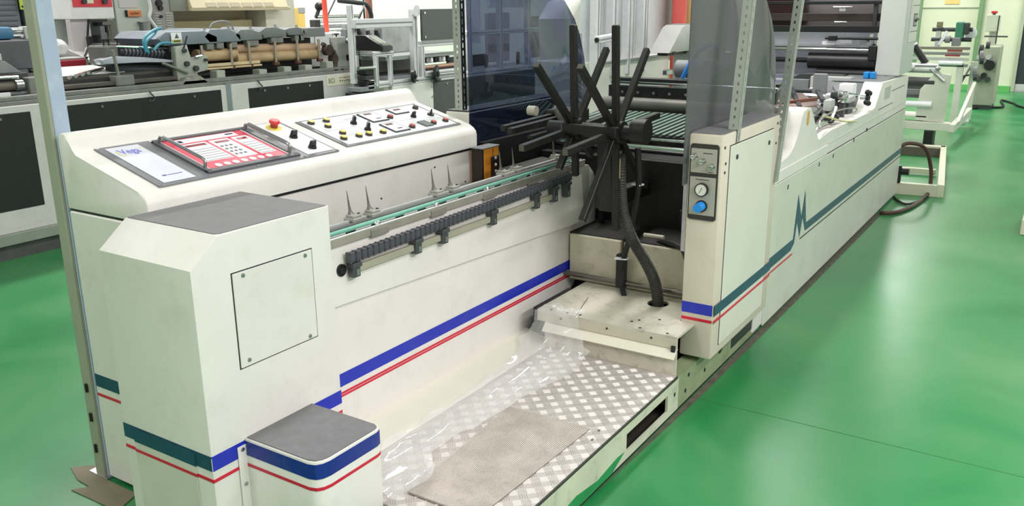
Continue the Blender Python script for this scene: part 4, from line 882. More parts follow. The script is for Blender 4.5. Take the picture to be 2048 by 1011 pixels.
obj('brown_block', G().box(13.25, 13.33, 1.63, 1.70, 1.255, 1.32, .004), M('brown_box', '82755f', .6), sl)
obj('white_stay', G().bar((13.25, 1.56, 1.20), (13.25, 1.64, 1.02), .03, .04), whitefilm, sl)
gm = obj('green_motor', G().box(13.2, 13.36, 1.36, 1.46, 1.10, 1.32, .012), M('bottle_green', '3f7f63', .45), sl); obj('motor_cap', G().box(13.2, 13.36, 1.30, 1.36, 1.16, 1.31, .01), darkgrey, gm)
obj('gear_box', G().box(13.15, 13.3, 1.38, 1.48, 1.01, 1.12, .008).cyl((13.14, 1.5, 1.1), (13.14, 1.56, 1.1), .05, 14), midgrey, sl)
obj('disc', G().cyl((13.4, 1.29, 1.17), (13.44, 1.29, 1.17), .075, 20), whitefilm, sl)
for k in range(7):
    y = 1.16+.03*(k % 3); z = .62+.06*k
    obj('side_gear', G().cyl((13.1+.2*k, y, z), (13.1+.2*k, y-.05, z), .05+.012*(k % 3), 12), (darkgrey, midgrey, black)[k % 3], sl)
obj('film_scrap', G().ball((12.6, 1.18, .10), .12, 10, (1.2, .7, .5)), whitefilm, sl)
obj('diagonal_brace', G().bar((13.05, 1.33, .45), (13.45, 1.24, .74), .02, .02).bar((13.05, 1.33, .62), (13.45, 1.24, .62), .02, .02), darkgrey, sl)
wd = thing('drive_cabinet', 'cluttered grey drive cabinet with black hand wheel before the far wall', 'cabinet', (15.2, 1.2, 0))
obj('cabinet_shell', G().box(15.0, 15.7, 1.03, 1.32, .06, .93, .01), M('drive_grey_green', 'a3a794', .5, 0, .1, 6), wd)
obj('cabinet_foot', G().box(15.02, 15.68, 1.05, 1.30, 0, .06), darkgrey, wd)
obj('hand_wheel', G().cyl((14.98, 1.13, .66), (14.92, 1.13, .66), .075, 20), black, wd)
for k in range(8): obj('drive_part', G().cyl((14.99, 1.10+.03*k, .72+.03*(k % 4)-.3*(k % 2)), (14.93, 1.10+.03*k, .72+.03*(k % 4)-.3*(k % 2)), .04, 10), (midgrey, darkgrey, lightgrey, dark)[k % 4], wd)
eb = thing('electrical_box', 'pale electrical control box on a post with a small red lamp on top', 'electrical box', (15.6, 1.2, 0))
obj('box_shell', G().box(15.5, 15.7, 1.12, 1.31, 1.13, 1.38, .008), M('box_ivory', 'd0d2c0', .45), eb); obj('box_post', G().box(15.72, 15.8, 1.14, 1.26, 0, 1.35, .006), rwp, eb)
obj('box_edge', G().box(15.49, 15.5, 1.125, 1.14, .95, 1.37), black, eb); obj('red_lamp', G().box(15.5, 15.6, 1.17, 1.25, 1.40, 1.435, .005), redp, eb); obj('lamp_foot', G().box(15.52, 15.58, 1.19, 1.23, 1.378, 1.402), darkgrey, eb)
obj('box_lever', G().cyl((15.5, 1.30, 1.06), (15.48, .98, 1.06), .012, 8), darkgrey, eb)

# ---------------------------------------------------------------- background bag machine on the left
YB = 5.76
bm_ = thing('bag_machine', 'long pale grey machine with black inset panels, wooden rollers and blue-grey dies behind the console', 'machine', (4.4, 6.4, 0))
for x0, x1 in ((2.0, 3.24), (3.25, 4.70), (4.75, 6.34)):
    u_ = obj('cabinet_unit', G().box(x0, x1, YB, 7.0, .17, .99, .005), palegreen, bm_)
    obj('base_ledge', G().box(x0, x1, YB-.03, 7.0, .10, .172, .004), M('ledge_grey', '8f948b', .55, 0, .08, 6), u_)
    obj('base_plinth', G().box(x0, x1, YB, 7.0, 0, .10), M('plinth_dark', '4d4f4d', .7, 0, .15, 9), u_)
for x0, x1, z0, z1 in ((2.1, 3.10, .32, .945), (3.35, 4.645, .32, .957), (4.92, 5.785, .32, .943)):
    p_ = obj('inset_panel', G().box(x0, x1, YB-.004, YB+.01, z0, z1, .002), M('panel_black', '1e1f21', .55, 0, .15, 14), bm_)
    for k in range(3): obj('panel_screw', G().cyl((x0+(x1-x0)*(.2+.3*k), YB-.004, z1-.03), (x0+(x1-x0)*(.2+.3*k), YB-.009, z1-.03), .01, 8), steel, p_)
obj('unit_joint', G().box(4.70, 4.75, YB+.004, 6.9, .10, 1.0), M('joint_grey_blue', '848b92', .5), bm_)
for x in (4.0, 5.03): obj('hook', G().tube([(x, YB-.002, 1.0), (x, YB-.02, .98), (x+.03, YB-.02, .95), (x, YB-.02, .925), (x, YB-.002, .925)], .006, 6), darkgrey, bm_)
lb = obj('maker_plate', G().box(5.83, 6.33, YB-.005, YB, .885, .98, .001), M('cream_plate', 'dcdac6', .5, 0, .04, 6), bm_)
obj('maker_letters', text_geo('BCI', .062, lambda u_, v_, h_: (5.85+u_*.86, YB-.0058-h_*.5, .912+v_)), M('moss_green_ink', '55603c', .6), lb)
g = G()
for k in range(10): g.box(5.995+k*.031, 6.012+k*.031, YB-.0062, YB-.005, .916+.003*(k % 2), .934-.003*(k % 3)); 
obj('maker_line', g, M('grey_brown_ink', '8b7a62', .6), lb)
g = G()
for k in range(12): g.box(5.99+k*.02, 6.006+k*.02, YB-.0062, YB-.005, .947+.002*(k % 3), .956+.002*(k % 2))
obj('maker_line', g, M('red_brown_ink', 'b07a66', .6), lb)
dusty = M('dusty_grey', '7f807b', .6, .1, .15, 14, dirt='5d5d58', dirt_amt=.4)
bt_ = bm_
obj('deck_strip', G().box(2.0, 6.34, YB+.02, 7.0, .99, 1.015, .003), dusty, bt_)
obj('front_rail', G().box(2.0, 6.2, 5.80, 5.86, 1.015, 1.045, .004), dusty, bt_)
obj('dark_bed', G().box(3.3, 4.36, 5.92, 6.9, 1.015, 1.11, .004), M('bed_shadow_black', '2b2a2a', .5, 0, .2, 9), bt_)
obj('rail_bar', G().box(3.3, 4.34, 5.86, 5.90, 1.05, 1.085, .008), M('worn_bar', '605d57', .4, .4, .15, 12), bt_)
obj('rail_bar', G().box(3.3, 4.34, 5.94, 5.98, 1.10, 1.13, .008), M('worn_bar', ''), bt_)
obj('rail_clamp', G().box(3.80, 3.95, 5.84, 5.94, 1.045, 1.12, .008).cyl((3.86, 5.9, 1.12), (3.84, 5.9, 1.30), .012, 10), dusty, bt_)
obj('film_web', G().prism('x', [(5.95, 1.135), (5.95, 1.139), (6.35, 1.175), (6.35, 1.171)], 3.45, 3.95), M('film_web_white', 'cfd2cf', .35, 0, .06, 5), bt_)
g = G(); 
for k in range(4): g.cyl((3.50+.05*k, 5.93, 1.125+.008*k), (3.72+.05*k, 6.1, 1.135+.008*k), .014, 8)
obj('film_tube', g, chrome, bt_)
obj('lower_roll', G().cyl((3.86, 6.0, 1.165), (4.32, 6.0, 1.125), .05, 20), M('roll_slate', '34363b', .45, 0, .12, 12), bt_)
obj('film_wrap', G().prism('y', [(3.76, 1.20), (3.74, 1.235), (3.85, 1.255), (4.10, 1.235), (4.35, 1.20), (4.35, 1.18), (4.1, 1.20)], 5.9, 6.0, .006), M('film_lilac_grey', 'aeb0bb', .3, 0, .1, 9), bt_)
sp_ = obj('ribbed_roller', G().cyl((3.95, 6.0, 1.285), (4.33, 6.0, 1.25), .028, 18), M('roller_graphite', '3c3c42', .4, .2), bt_)
for k in range(11):
    x = 3.985+k*.031; z = 1.285-(x-3.95)*.092
    obj('roller_ring', G().cyl((x, 6.0, z), (x+.016, 6.0, z-.0015), .036, 18), M('ring_grey', '62626a', .35, .4), sp_)
obj('guide_rod', G().cyl((3.92, 5.98, 1.32), (4.36, 5.98, 1.285), .010, 10), chrome, bt_)
obj('guide_rod', G().cyl((4.05, 5.93, 1.215), (4.37, 5.93, 1.19), .009, 10), chrome, bt_)
obj('roller_head', G().box(3.80, 3.92, 5.95, 6.15, 1.19, 1.33, .012), M('head_grey', '6b6b66', .5, .2, .12, 12), bt_)
for x in (3.84, 3.88, 3.95): obj('wing_knob', G().cyl((x, 6.0, 1.33), (x, 6.0, 1.365), .006, 8).cyl((x, 6.0, 1.362), (x, 6.0, 1.376), .022, 10), black, bt_)
sp2 = obj('bearing_plate', G().prism('y', [(4.33, 1.05), (4.34, 1.30), (4.45, 1.31), (4.47, 1.20), (4.56, 1.21), (4.60, 1.235), (4.63, 1.22), (4.63, 1.12), (4.58, 1.10), (4.50, 1.10), (4.55, 1.04)], 5.86, 5.92, .006), M('bearing_plate_grey', 'a9aaa4', .5, .1, .08, 14), bt_)
for x, z, r in ((4.42, 1.17, .02), (4.50, 1.13, .022), (4.60, 1.19, .012), (4.41, 1.27, .016)): obj('plate_boss', G().cyl((x, 5.86, z), (x, 5.835, z), r, 12), darkgrey, sp2)
obj('plate_rod', G().cyl((4.50, 5.84, 1.22), (4.56, 5.84, 1.225), .009, 8), chrome, sp2); obj('plate_lever', G().bar((4.40, 5.85, 1.27), (4.45, 5.85, 1.38), .008, .008), black, sp2)
obj('link_arm', G().bar((4.22, 5.87, 1.185), (4.42, 5.85, 1.10), .04, .02, bev=.006), dusty, bt_)
obj('caked_foot', G().prism('y', [(4.30, 1.0), (4.36, 1.07), (4.50, 1.075), (4.58, 1.02), (4.60, 1.0)], 5.80, 5.95, .01), M('caked_dust', '8e8d86', .8, 0, .3, 30, bump=.6, bscale=90), bt_)
for x0, z1 in ((4.68, 1.10), (5.12, 1.08), (5.40, 1.085), (5.65, 1.085), (5.92, 1.10)):
    obj('support_block', G().box(x0, x0+.085, 5.83, 5.92, 1.01, z1, .004), M('block_grey_green', 'a9ada5', .5), bt_)
obj('under_tray', G().box(4.6, 6.0, 6.0, 6.6, 1.015, 1.05), dark, bt_)
obj('wood_roller', G().cyl((4.62, 6.0, 1.215), (5.02, 6.0, 1.212), .050, 22), wood, bt_)
obj('wood_roller', G().cyl((5.02, 6.0, 1.255), (5.95, 6.0, 1.225), .038, 20), M('pale_wood', 'bd9c80', .55, 0, .12, 6, dirt='8a6a50', dirt_amt=.4), bt_)
obj('wood_roller', G().cyl((5.0, 5.98, 1.175), (5.95, 5.98, 1.165), .044, 20), wood, bt_)
obj('paper_strip', G().box(4.62, 5.22, 5.92, 5.95, 1.125, 1.15, .003).box(4.62, 5.22, 5.90, 5.93, 1.105, 1.12, .003), M('straw_strip', 'cbb894', .6, 0, .1, 10), bt_)
for x in (4.63, 4.92, 5.11, 5.40, 5.66, 5.93):
    q_ = obj('clamp_rod', G().cyl((x, 5.925, 1.12), (x, 5.925, 1.30), .013, 12), M('rod_zinc', 'b9ada0', .35, .7), bt_)
    obj('rusty_nut', G().cyl((x, 5.925, 1.10), (x, 5.925, 1.125), .032, 6), M('rusty_iron', '6a4a3a', .7, .2, .2, 30), q_)
dg = M('die_blue_grey', '7a828c', .5, 0, .08, 8)
dg2 = M('die_grey', '74787a', .5, 0, .08, 8)
for k, (x0, x1, z0, z1, m) in enumerate(((4.30, 4.80, 1.31, 1.41, dg), (4.72, 5.04, 1.315, 1.42, dg), (5.03, 5.27, 1.32, 1.41, dg2), (5.30, 5.55, 1.335, 1.42, dg2), (5.58, 5.80, 1.345, 1.41, dg2))):
    d_ = obj('heat_die', G().prism('y', [(x0, z0), (x0-.05, z0+.05), (x0+.02, z1), (x1-.12, z1), (x1, z0+.055), (x1, z0)], 5.93, 6.5, .006), m, bt_)
    obj('die_bolt', G().cyl((x1-.06, 6.0, z0+.06), (x1-.06, 6.0, z1+.02), .012, 10).cyl((x1-.06, 6.0, z1-.01), (x1-.06, 6.0, z1), .03, 12), steel, d_)
    obj('die_foot', G().box(x0+.08, x0+.15, 5.94, 6.0, z0-.05, z0, .004), dusty, d_); obj('die_foot', G().box(x1-.10, x1-.03, 5.94, 6.0, z0-.05, z0, .004), dusty, d_)
obj('die_carrier', G().box(4.3, 6.0, 6.1, 6.9, 1.05, 1.31), M('carrier_shadow', '3b3c3d', .6), bt_)
obj('die_beam', G().box(5.8, 6.1, 6.0, 6.3, 1.32, 1.40, .004), dg2, bt_)
ws = obj('warning_sign', G().box(4.355, 4.45, 5.915, 5.92, 1.325, 1.405), whitefilm, bt_)
obj('warning_triangle', G().prism('y', [(4.385, 1.362), (4.425, 1.362), (4.405, 1.398)], 5.9135, 5.915), M('grey_ink', '5a5968', .6), ws)
obj('warning_band', G().box(4.36, 4.445, 5.9138, 5.915, 1.328, 1.352), M('olive_yellow', 'a9ad57', .6), ws)
obj('band_print', G().box(4.375, 4.43, 5.9128, 5.9138, 1.337, 1.345), ink, ws)
for x in (5.755,):
    t_ = obj('warning_sticker', G().box(x-.03, x+.03, 5.925, 5.93, 1.355, 1.40), M('sticker_grey', '8a8b80', .5), bt_); obj('sticker_triangle', G().prism('y', [(x-.02, 1.36), (x+.02, 1.36), (x, 1.393)], 5.9235, 5.925), ink, t_)
g = G().tube(spline([(4.15, 5.95, 1.27), (4.14, 5.95, 1.36), (4.22, 5.95, 1.42), (4.30, 5.95, 1.44)], 6), .012, 8).tube(spline([(4.2, 5.93, 1.28), (4.27, 5.93, 1.33), (4.4, 5.93, 1.325)], 6), .011, 8).tube(spline([(4.18, 5.97, 1.26), (4.17, 5.97, 1.34), (4.25, 5.97, 1.4), (4.27, 5.97, 1.44)], 6), .011, 8)
tag(obj('teal_hoses', g, tealhose), 'tangle of teal air hoses left of the warning sign', 'hose')
tag(obj('grey_wire', G().tube(spline([(4.78, 6.0, 1.40), (4.82, 6.0, 1.46), (4.92, 6.0, 1.48), (5.0, 6.0, 1.46), (5.03, 6.0, 1.41)], 6), .008, 8), midgrey), 'grey wire looping over the blue-grey dies', 'cable')
ec = obj('end_column', G().box(6.10, 6.22, 5.86, 5.96, 1.0, 1.315, .006).box(6.22, 6.40, 5.88, 5.96, 1.02, 1.28, .006), M('column_grey', 'a5a6a2', .5, 0, .06, 8), bt_)
obj('column_knob', G().ball((6.24, 5.85, 1.275), .026, 12).cyl((6.24, 5.85, 1.29), (6.25, 5.85, 1.38), .006, 8), steel, ec)
obj('wing_screw', G().cyl((6.14, 5.9, 1.315), (6.14, 5.9, 1.335), .008, 8).box(6.11, 6.17, 5.89, 5.91, 1.332, 1.346, .004), black, ec)
obj('shaft_end', G().cyl((6.25, 5.88, 1.12), (6.25, 5.78, 1.12), .028, 14), dark, ec)
g = G(); 
for k in range(11): g.cyl((6.44, 5.9, 1.10+k*.02), (6.44, 5.9, 1.11+k*.02), .022, 10)
obj('coil_spring', g, steel, ec)
obj('spring_rod', G().cyl((6.44, 5.9, 1.02), (6.44, 5.9, 1.42), .009, 8).cyl((6.44, 5.9, 1.34), (6.44, 5.9, 1.40), .022, 12), dark, ec)
obj('gear_clutter', G().cyl((6.0, 5.92, 1.20), (6.0, 5.86, 1.20), .05, 14).cyl((6.05, 5.9, 1.12), (6.05, 5.84, 1.12), .04, 14).bar((5.95, 5.9, 1.26), (6.1, 5.9, 1.17), .03, .03), M('rust_dark', '4f4039', .6, .3, .2, 20), bt_)
obj('stop_knob', G().cyl((6.17, 5.83, .995), (6.17, 5.80, .995), .025, 12), redp, bt_)
obj('fine_knobs', G().box(5.98, 6.03, 5.80, 5.84, 1.015, 1.03, .003).box(6.07, 6.11, 5.80, 5.84, 1.015, 1.03, .003), black, bt_)
# left end of the same top
lt = thing('left_bag_unit', 'dark cluttered machine end seen left of the guard post', 'machine', (2.9, 6.2, 1.0))
obj('bed_block', G().box(2.3, 3.25, 5.98, 6.9, 1.015, 1.18, .006), M('grime_dark', '3f3f3e', .6, .1, .2, 9), lt)
obj('back_block', G().box(2.3, 3.50, 6.3, 6.9, 1.18, 1.38, .006), M('grime_slate', '54575b', .6, 0, .15, 9), lt)
obj('dark_wedge', G().prism('y', [(2.5, 1.18), (2.9, 1.29), (3.12, 1.26), (3.22, 1.18)], 6.0, 6.25, .006), midgrey, lt)
for x0, x1, z, r, m in ((2.4, 3.16, 1.165, .012, chrome), (2.4, 3.14, 1.11, .028, M('brown_roller', '6a635b', .5)), (2.4, 3.02, 1.33, .012, steel), (2.4, 3.2, 1.06, .012, midgrey)): obj('cross_roller', G().cyl((x0, 5.95, z), (x1, 5.95, z-.01), r, 14), m, lt)
obj('roller_end', G().cyl((3.12, 5.93, 1.105), (3.17, 5.93, 1.105), .034, 14), steel, lt)
obj('bracket', G().box(3.2, 3.28, 5.9, 5.98, 1.02, 1.15, .005), dusty, lt); obj('strip_label', G().box(2.5, 3.07, 5.90, 5.925, 1.035, 1.065, .004), whitefilm, lt)
obj('round_cap', G().cyl((3.05, 6.0, 1.27), (3.05, 6.0, 1.31), .045, 16), lightgrey, lt)
for x in (2.75, 2.95): obj('clamp_part', G().box(x, x+.08, 6.0, 6.08, 1.30, 1.36, .01), (midgrey, lightgrey)[x > 2.8], lt)
gc = thing('grey_cabinet', 'ribbed dark grey cabinet at the far left behind the bag machine', 'cabinet', (3.0, 7.3, 0))
obj('cabinet_body', G().box(2.9, 3.87, 7.1, 7.8, 0, 2.3, .01), M('cabinet_slate', '7f868c', .55), gc)
for k in range(16): obj('louver', G().box(3.0, 3.84, 7.088, 7.1, 1.42+k*.04, 1.436+k*.04, .002), M('louver_slate', '6a7076', .5), gc)
obj('cabinet_edge', G().box(3.875, 3.94, 7.07, 7.15, 0, 2.0, .005), darkgrey, gc)
obj('yellow_tag', G().box(3.85, 3.93, 7.05, 7.06, 1.585, 1.68), M('lime_label', 'c9dd52', .5), gc); obj('tag_print', G().box(3.86, 3.92, 7.047, 7.05, 1.60, 1.615), ink, gc)
bl = thing('blue_gearbox', 'blue gearbox with chrome cylinders left of the guard post', 'gearbox', (3.1, 6.55, 1.38))
obj('gear_case', G().box(3.0, 3.43, 6.4, 6.7, 1.381, 1.47, .03, 2), M('steel_blue', '3f7396', .45), bl)
for z in (1.405, 1.445): obj('chrome_cylinder', G().cyl((3.40, 6.45, z), (3.545, 6.45, z), .018, 12), chrome, bl)
obj('mount_plate', G().box(3.51, 3.58, 6.42, 6.5, 1.381, 1.47, .004), lightgrey, bl)

# ---------------------------------------------------------------- tall units behind the bag machine
cb_ = thing('control_box', 'white control box with a red front panel on a pale green stand', 'control box', (4.55, 7.3, 0))
obj('box_body', G().box(4.36, 4.75, 7.2, 7.6, 1.50, 2.1, .006), M('box_white', 'f0f0ee', .4), cb_)
rpnl = obj('red_panel', G().box(4.375, 4.735, 7.19, 7.2, 1.60, 1.85, .002), M('signal_red', 'e34350', .4), cb_)
obj('panel_switch', G().cyl((4.47, 7.19, 1.645), (4.47, 7.165, 1.645), .02, 12).cyl((4.66, 7.19, 1.645), (4.66, 7.165, 1.645), .022, 12), darkgrey, rpnl); obj('panel_label', G().box(4.50, 4.56, 7.186, 7.19, 1.63, 1.70), M('panel_cream', 'e9e9cf', .5), rpnl)
obj('stand_column', G().box(4.36, 4.54, 7.25, 7.32, 0, 1.50, .005), palegreen, cb_)
obj('stand_plate', G().box(4.36, 4.76, 7.5, 7.56, .9, 1.5, .004), M('pale_back', 'c3cdc2', .5), cb_)
for p, q, w_ in (((4.50, 7.2, 1.50), (4.47, 7.2, 1.36), .022), ((4.47, 7.18, 1.36), (4.475, 7.18, 1.22), .055)): obj('black_cable', G().bar(p, q, w_, w_*.6, bev=.004), black, cb_)
ps = obj('slotted_stand', G().box(4.565, 4.60, 7.0, 7.04, 1.02, 1.50, .003).bar((4.51, 7.01, 1.465), (4.58, 7.01, 1.465), .03, .025), M('stand_olive', '6c6d62', .5), cb_)
for k, (x, z, sx, sz, m) in enumerate(((4.64, 1.44, .09, .03, dark), (4.66, 1.32, .06, .12, midgrey), (4.62, 1.28, .03, .08, black), (4.62, 1.22, .06, .07, M('sage_plate', '8fae92', .5)), (4.70, 1.38, .05, .08, darkgrey), (4.63, 1.49, .11, .05, lightgrey))):
    obj('fitting', G().box(x, x+sx, 7.3, 7.38, z, z+sz, .004), m, cb_)
obj('green_shelf', G().prism('x', [(7.0, 1.15), (7.0, 1.17), (7.5, 1.30), (7.5, 1.16)], 4.34, 4.60), palegreen, cb_)
for p, q in (((4.36, 7.1, 1.24), (4.50, 7.1, 1.29)), ((4.40, 7.1, 1.27), (4.46, 7.1, 1.20)), ((4.34, 7.08, 1.20), (4.38, 7.08, 1.27))): obj('clamp_handle', G().bar(p, q, .02, .02), steel, cb_)
rb = thing('parts_shelf', 'low shelf with dark red bins beside the guard post', 'shelf', (4.2, 7.1, 0))
obj('shelf_frame', G().box(4.0, 4.32, 7.0, 7.5, 0, 1.005, .004).box(4.0, 4.32, 7.0, 7.5, 1.105, 1.12, .002).box(4.0, 4.32, 7.0, 7.5, 1.185, 1.2, .002).box(4.3, 4.32, 7.0, 7.5, 1.0, 1.2), lightgrey, rb)
for z in (1.01, 1.122): obj('red_bin', G().box(4.02, 4.295, 6.99, 7.4, z, z+.06, .004), M('crimson_bin', 'b03040', .5), rb)
tag(obj('plastic_bag', G().ball((4.19, 7.2, 1.275), .075, 14, (1.1, 1, 1)), M('bag_white', 'd3d5d2', .35, 0, .12, 30, bump=.8, bscale=40)), 'crumpled white plastic bag on the parts shelf', 'bag')
tag(obj('carton', G().box(4.45, 4.62, 7.62, 7.8, 1.327, 1.405, .004), M('kraft_carton', 'cba878', .7)), 'brown carton beyond the guard post above the white bag', 'carton')
cs = thing('carton_stand', 'pale stand with cables behind the guard post', 'stand', (4.2, 7.7, 0))
obj('stand_body', G().box(4.2, 4.7, 7.6, 7.95, 0, 1.326, .004), palegreen, cs); obj('stand_back', G().box(4.3, 4.75, 7.9, 7.95, 1.33, 2.0, .004), palegreen, cs)
obj('stand_cable', G().tube(spline([(4.52, 7.85, 1.60), (4.56, 7.85, 1.50), (4.62, 7.85, 1.46), (4.67, 7.85, 1.44)], 6), .012, 8).ball((4.52, 7.85, 1.59), .03, 10), black, cs)
dc = thing('drive_column', 'pale green electrical column with an orange tag and small switches', 'column', (4.9, 7.3, 0))
obj('column_body', G().box(4.765, 5.10, 7.2, 7.7, 0, 2.2, .006), M('column_mint', 'c2ccc2', .45, 0, .03, 5), dc)
ot = obj('orange_tag', G().box(4.86, 5.0, 7.17, 7.2, 1.515, 1.57, .003), M('tag_orange', 'd98a58', .6), dc)
obj('tag_writing', text_geo('US.MW', .032, lambda u_, v_, h_: (4.88+u_*.9, 7.1685, 1.53+v_)), M('tag_brown_ink', '7c3f14', .6), ot)
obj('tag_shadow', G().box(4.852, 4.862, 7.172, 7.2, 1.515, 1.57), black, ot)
obj('column_plate', G().box(4.80, 4.98, 7.192, 7.2, 1.59, 1.9, .002), palegreen, dc)
obj('conduit', G().tube(spline([(5.07, 7.15, 1.70), (5.08, 7.15, 1.58), (5.06, 7.15, 1.50), (5.11, 7.15, 1.42), (5.14, 7.15, 1.38)], 6), .016, 10), M('conduit_white', 'dcdedc', .4), dc)
obj('side_arm', G().box(4.96, 5.06, 7.14, 7.2, 1.46, 1.47, .002).box(4.98, 5.02, 7.14, 7.2, 1.38, 1.46, .003), midgrey, dc)
obj('outlet', G().box(4.84, 4.90, 7.17, 7.2, 1.31, 1.38, .004), darkgrey, dc)
ex = thing('extruder_housing', 'grey and beige extruder housing with louvers and long hood', 'machine', (5.9, 7.3, 0))
obj('grey_end', G().box(5.13, 5.36, 7.2, 8.2, 0, 2.2, .01), M('housing_grey', '9a9b95', .5), ex)
for k in range(8):
    for x0 in (5.15, 5.26): obj('louver', G().box(x0, x0+.06, 7.188, 7.2, 1.38+k*.022, 1.388+k*.022, .001), M('louver_pale', 'c4c6bf', .4), ex)
obj('round_switch', G().cyl((5.21, 7.2, 1.585), (5.21, 7.17, 1.585), .022, 12).cyl((5.20, 7.2, 1.63), (5.20, 7.17, 1.63), .03, 12).cyl((5.205, 7.2, 1.51), (5.205, 7.17, 1.51), .014, 10), black, ex)
obj('hood_end', G().prism('y', [(5.32, 1.555), (5.52, 1.555), (5.50, 1.72), (5.32, 1.80)], 7.19, 8.0, .004), M('hood_grey', '8f9188', .5), ex)
obj('hood', G().box(5.51, 6.75, 7.12, 8.0, 1.555, 1.585, .004).prism('x', [(7.12, 1.585), (7.2, 1.75), (8.0, 1.75), (8.0, 1.585)], 5.51, 6.72), beige, ex)
for k in range(6): obj('hood_window', G().box(5.68+k*.145, 5.80+k*.145, 7.13, 7.16, 1.592, 1.635, .001, fn=lambda x, y, z: (x, y+(z-1.59)*.48-.012, z)), M('vent_taupe', 'a39c86', .5), ex)
obj('lower_wall', G().box(5.36, 6.55, 7.6, 8.0, 1.0, 1.555), beige, ex)
obj('lower_skirt', G().box(5.32, 6.50, 7.45, 7.62, .9, 1.46, .004), M('skirt_beige', 'bfb68c', .5), ex)
obj('white_end', G().box(6.56, 6.98, 7.3, 8.1, 0, 2.2, .006), M('end_cream', 'dcd8ca', .5), ex)
obj('end_vent', G().box(6.6, 6.72, 7.29, 7.3, 1.60, 1.75), M('olive_vent', 'a9a383', .5), ex)
wb = thing('wall_locker', 'narrow yellow locker against the mint wall behind the machines', 'locker', (8.9, 9.1, 0))
obj('locker_body', G().box(8.62, 8.74, 8.95, 9.195, 0, 1.57, .006), M('locker_yellow', 'cfae62', .5), wb); obj('locker_top', G().box(8.62, 8.74, 8.945, 8.95, 1.5, 1.57), midgrey, wb)

# ---------------------------------------------------------------- aluminium line in the middle background
al = thing('aluminium_line', 'aluminium framed converting line with white base and dark grey side panels', 'machine', (6.7, 5.9, 0))
obj('white_base', G().box(6.44, 7.075, 5.5, 6.5, .05, .845, .005), M('line_white', 'e3e3df', .42), al)
obj('dark_side_panel', G().box(7.08, 10.2, 5.5, 6.5, .05, .832, .005), M('panel_slate', '565a5a', .5, 0, .06, 6), al)
for x, z in ((7.05, .80), (7.05, .70), (7.3, .81)): obj('panel_screw', G().cyl((x, 5.5, z), (x, 5.49, z), .012, 8), chrome, al)
def profile(g, p, q, w_=.06):
    p, q = Vector(p), Vector(q); g.bar(p, q, w_, w_, bev=.006)
    d = (q-p).normalized(); a = d.cross(Vector((0, 0, 1)))
    if a.length < .1: a = Vector((1, 0, 0))
    return g
def prof_obj(p, q, w_=.06, par=al):
    o = obj('profile', profile(G(), p, q, w_), alu, par)
    p, q = Vector(p), Vector(q); off = Vector((0, -w_/2-.0008, 0))
    obj('profile_groove', G().bar(p+off, q+off, w_*.16 if abs((q-p).z) > .1 else .002, .002 if abs((q-p).z) > .1 else w_*.16), M('groove_grey', '80848a', .5), o)
    return o
prof_obj((6.1, 5.53, .875), (10.2, 5.53, .875)); prof_obj((6.0, 5.56, 1.435), (6.80, 5.56, 1.435), .085)
prof_obj((6.86, 5.56, .9), (6.86, 5.56, 1.56), .065); prof_obj((6.94, 5.53, .9), (6.94, 5.53, 1.21), .05); prof_obj((6.02, 5.6, .9), (6.02, 5.6, 1.6), .05)
prof_obj((6.92, 5.53, 1.225), (7.6, 5.53, 1.225), .06); prof_obj((6.95, 5.5, .93), (7.6, 5.5, .93), .05)
obj('joint_disc', G().cyl((6.84, 5.53, 1.54), (6.84, 5.49, 1.54), .055, 20), alu, al)
up_ = obj('dark_upper_panel', G().box(6.895, 7.60, 5.47, 5.50, 1.255, 1.555, .004), M('panel_slate', ''), al)
for x, z in ((6.93, 1.52), (6.93, 1.29), (7.5, 1.5)): obj('panel_screw', G().cyl((x, 5.47, z), (x, 5.46, z), .012, 8), chrome, up_)
obj('inner_backdrop', G().box(6.48, 7.6, 6.1, 6.15, .9, 1.42), M('inner_grey', 'b4b7b6', .5, 0, .2, 7), al)
obj('inner_deck', G().box(6.48, 7.6, 5.6, 6.1, 1.08, 1.12, .003), M('deck_sage', '8a918c', .5), al)
obj('lower_deck', G().box(6.45, 7.6, 5.58, 6.1, .90, .93, .003), midgrey, al)
for k in range(9):
    x = 6.28+k*.06
    obj('valve_bank', G().box(x, x+.035, 5.9, 5.98, 1.18+.02*(k % 3), 1.38-.02*(k % 2), .006), (midgrey, darkgrey, lightgrey, black)[k % 4], al)
for k in range(8):
    x = 7.0+k*.07
    obj('coil_block', G().box(x, x+.04, 5.62, 5.68, 1.02, 1.08, .008), (whitefilm, black, steel)[k % 3], al)
obj('copper_roll', G().cyl((6.98, 5.58, .985), (7.6, 5.58, .985), .022, 16), M('copper_rose', 'b28f7c', .4, .4), al)
obj('dark_roll', G().cyl((6.98, 5.56, .95), (7.6, 5.56, .95), .016, 14), dark, al)
for x, z, r in ((6.695, .925, .062), (7.055, .925, .088)):
    h_ = obj('hand_wheel', G().cyl((x, 5.46, z), (x+.012, 5.435, z), r, 28), black, al)
    obj('wheel_hub', G().cyl((x+.012, 5.435, z), (x+.016, 5.42, z), r*.3, 14), dark, h_)
    obj('wheel_grip', G().cyl((x+.012, 5.44, z-r*.62), (x+.02, 5.40, z-r*.62), r*.16, 10), M('grip_grey', '77797a', .4), h_)
for x0, x1, z0, z1, m in ((7.85, 8.3, 1.18, 2.3, whitefilm), (8.45, 8.9, .95, 1.5, lightgrey), (8.5, 9.3, 1.56, 2.3, M('panel_pale', 'd9dcdf', .5)), (9.3, 9.9, .95, 1.45, midgrey), (7.7, 8.4, .92, 1.05, darkgrey)):
    obj('line_panel', G().box(x0, x1, 5.75, 5.8, z0, z1, .004), m, al)
for x in (7.75, 8.35, 8.95, 9.6): prof_obj((x, 5.53, .9), (x, 5.53, 2.3), .06)
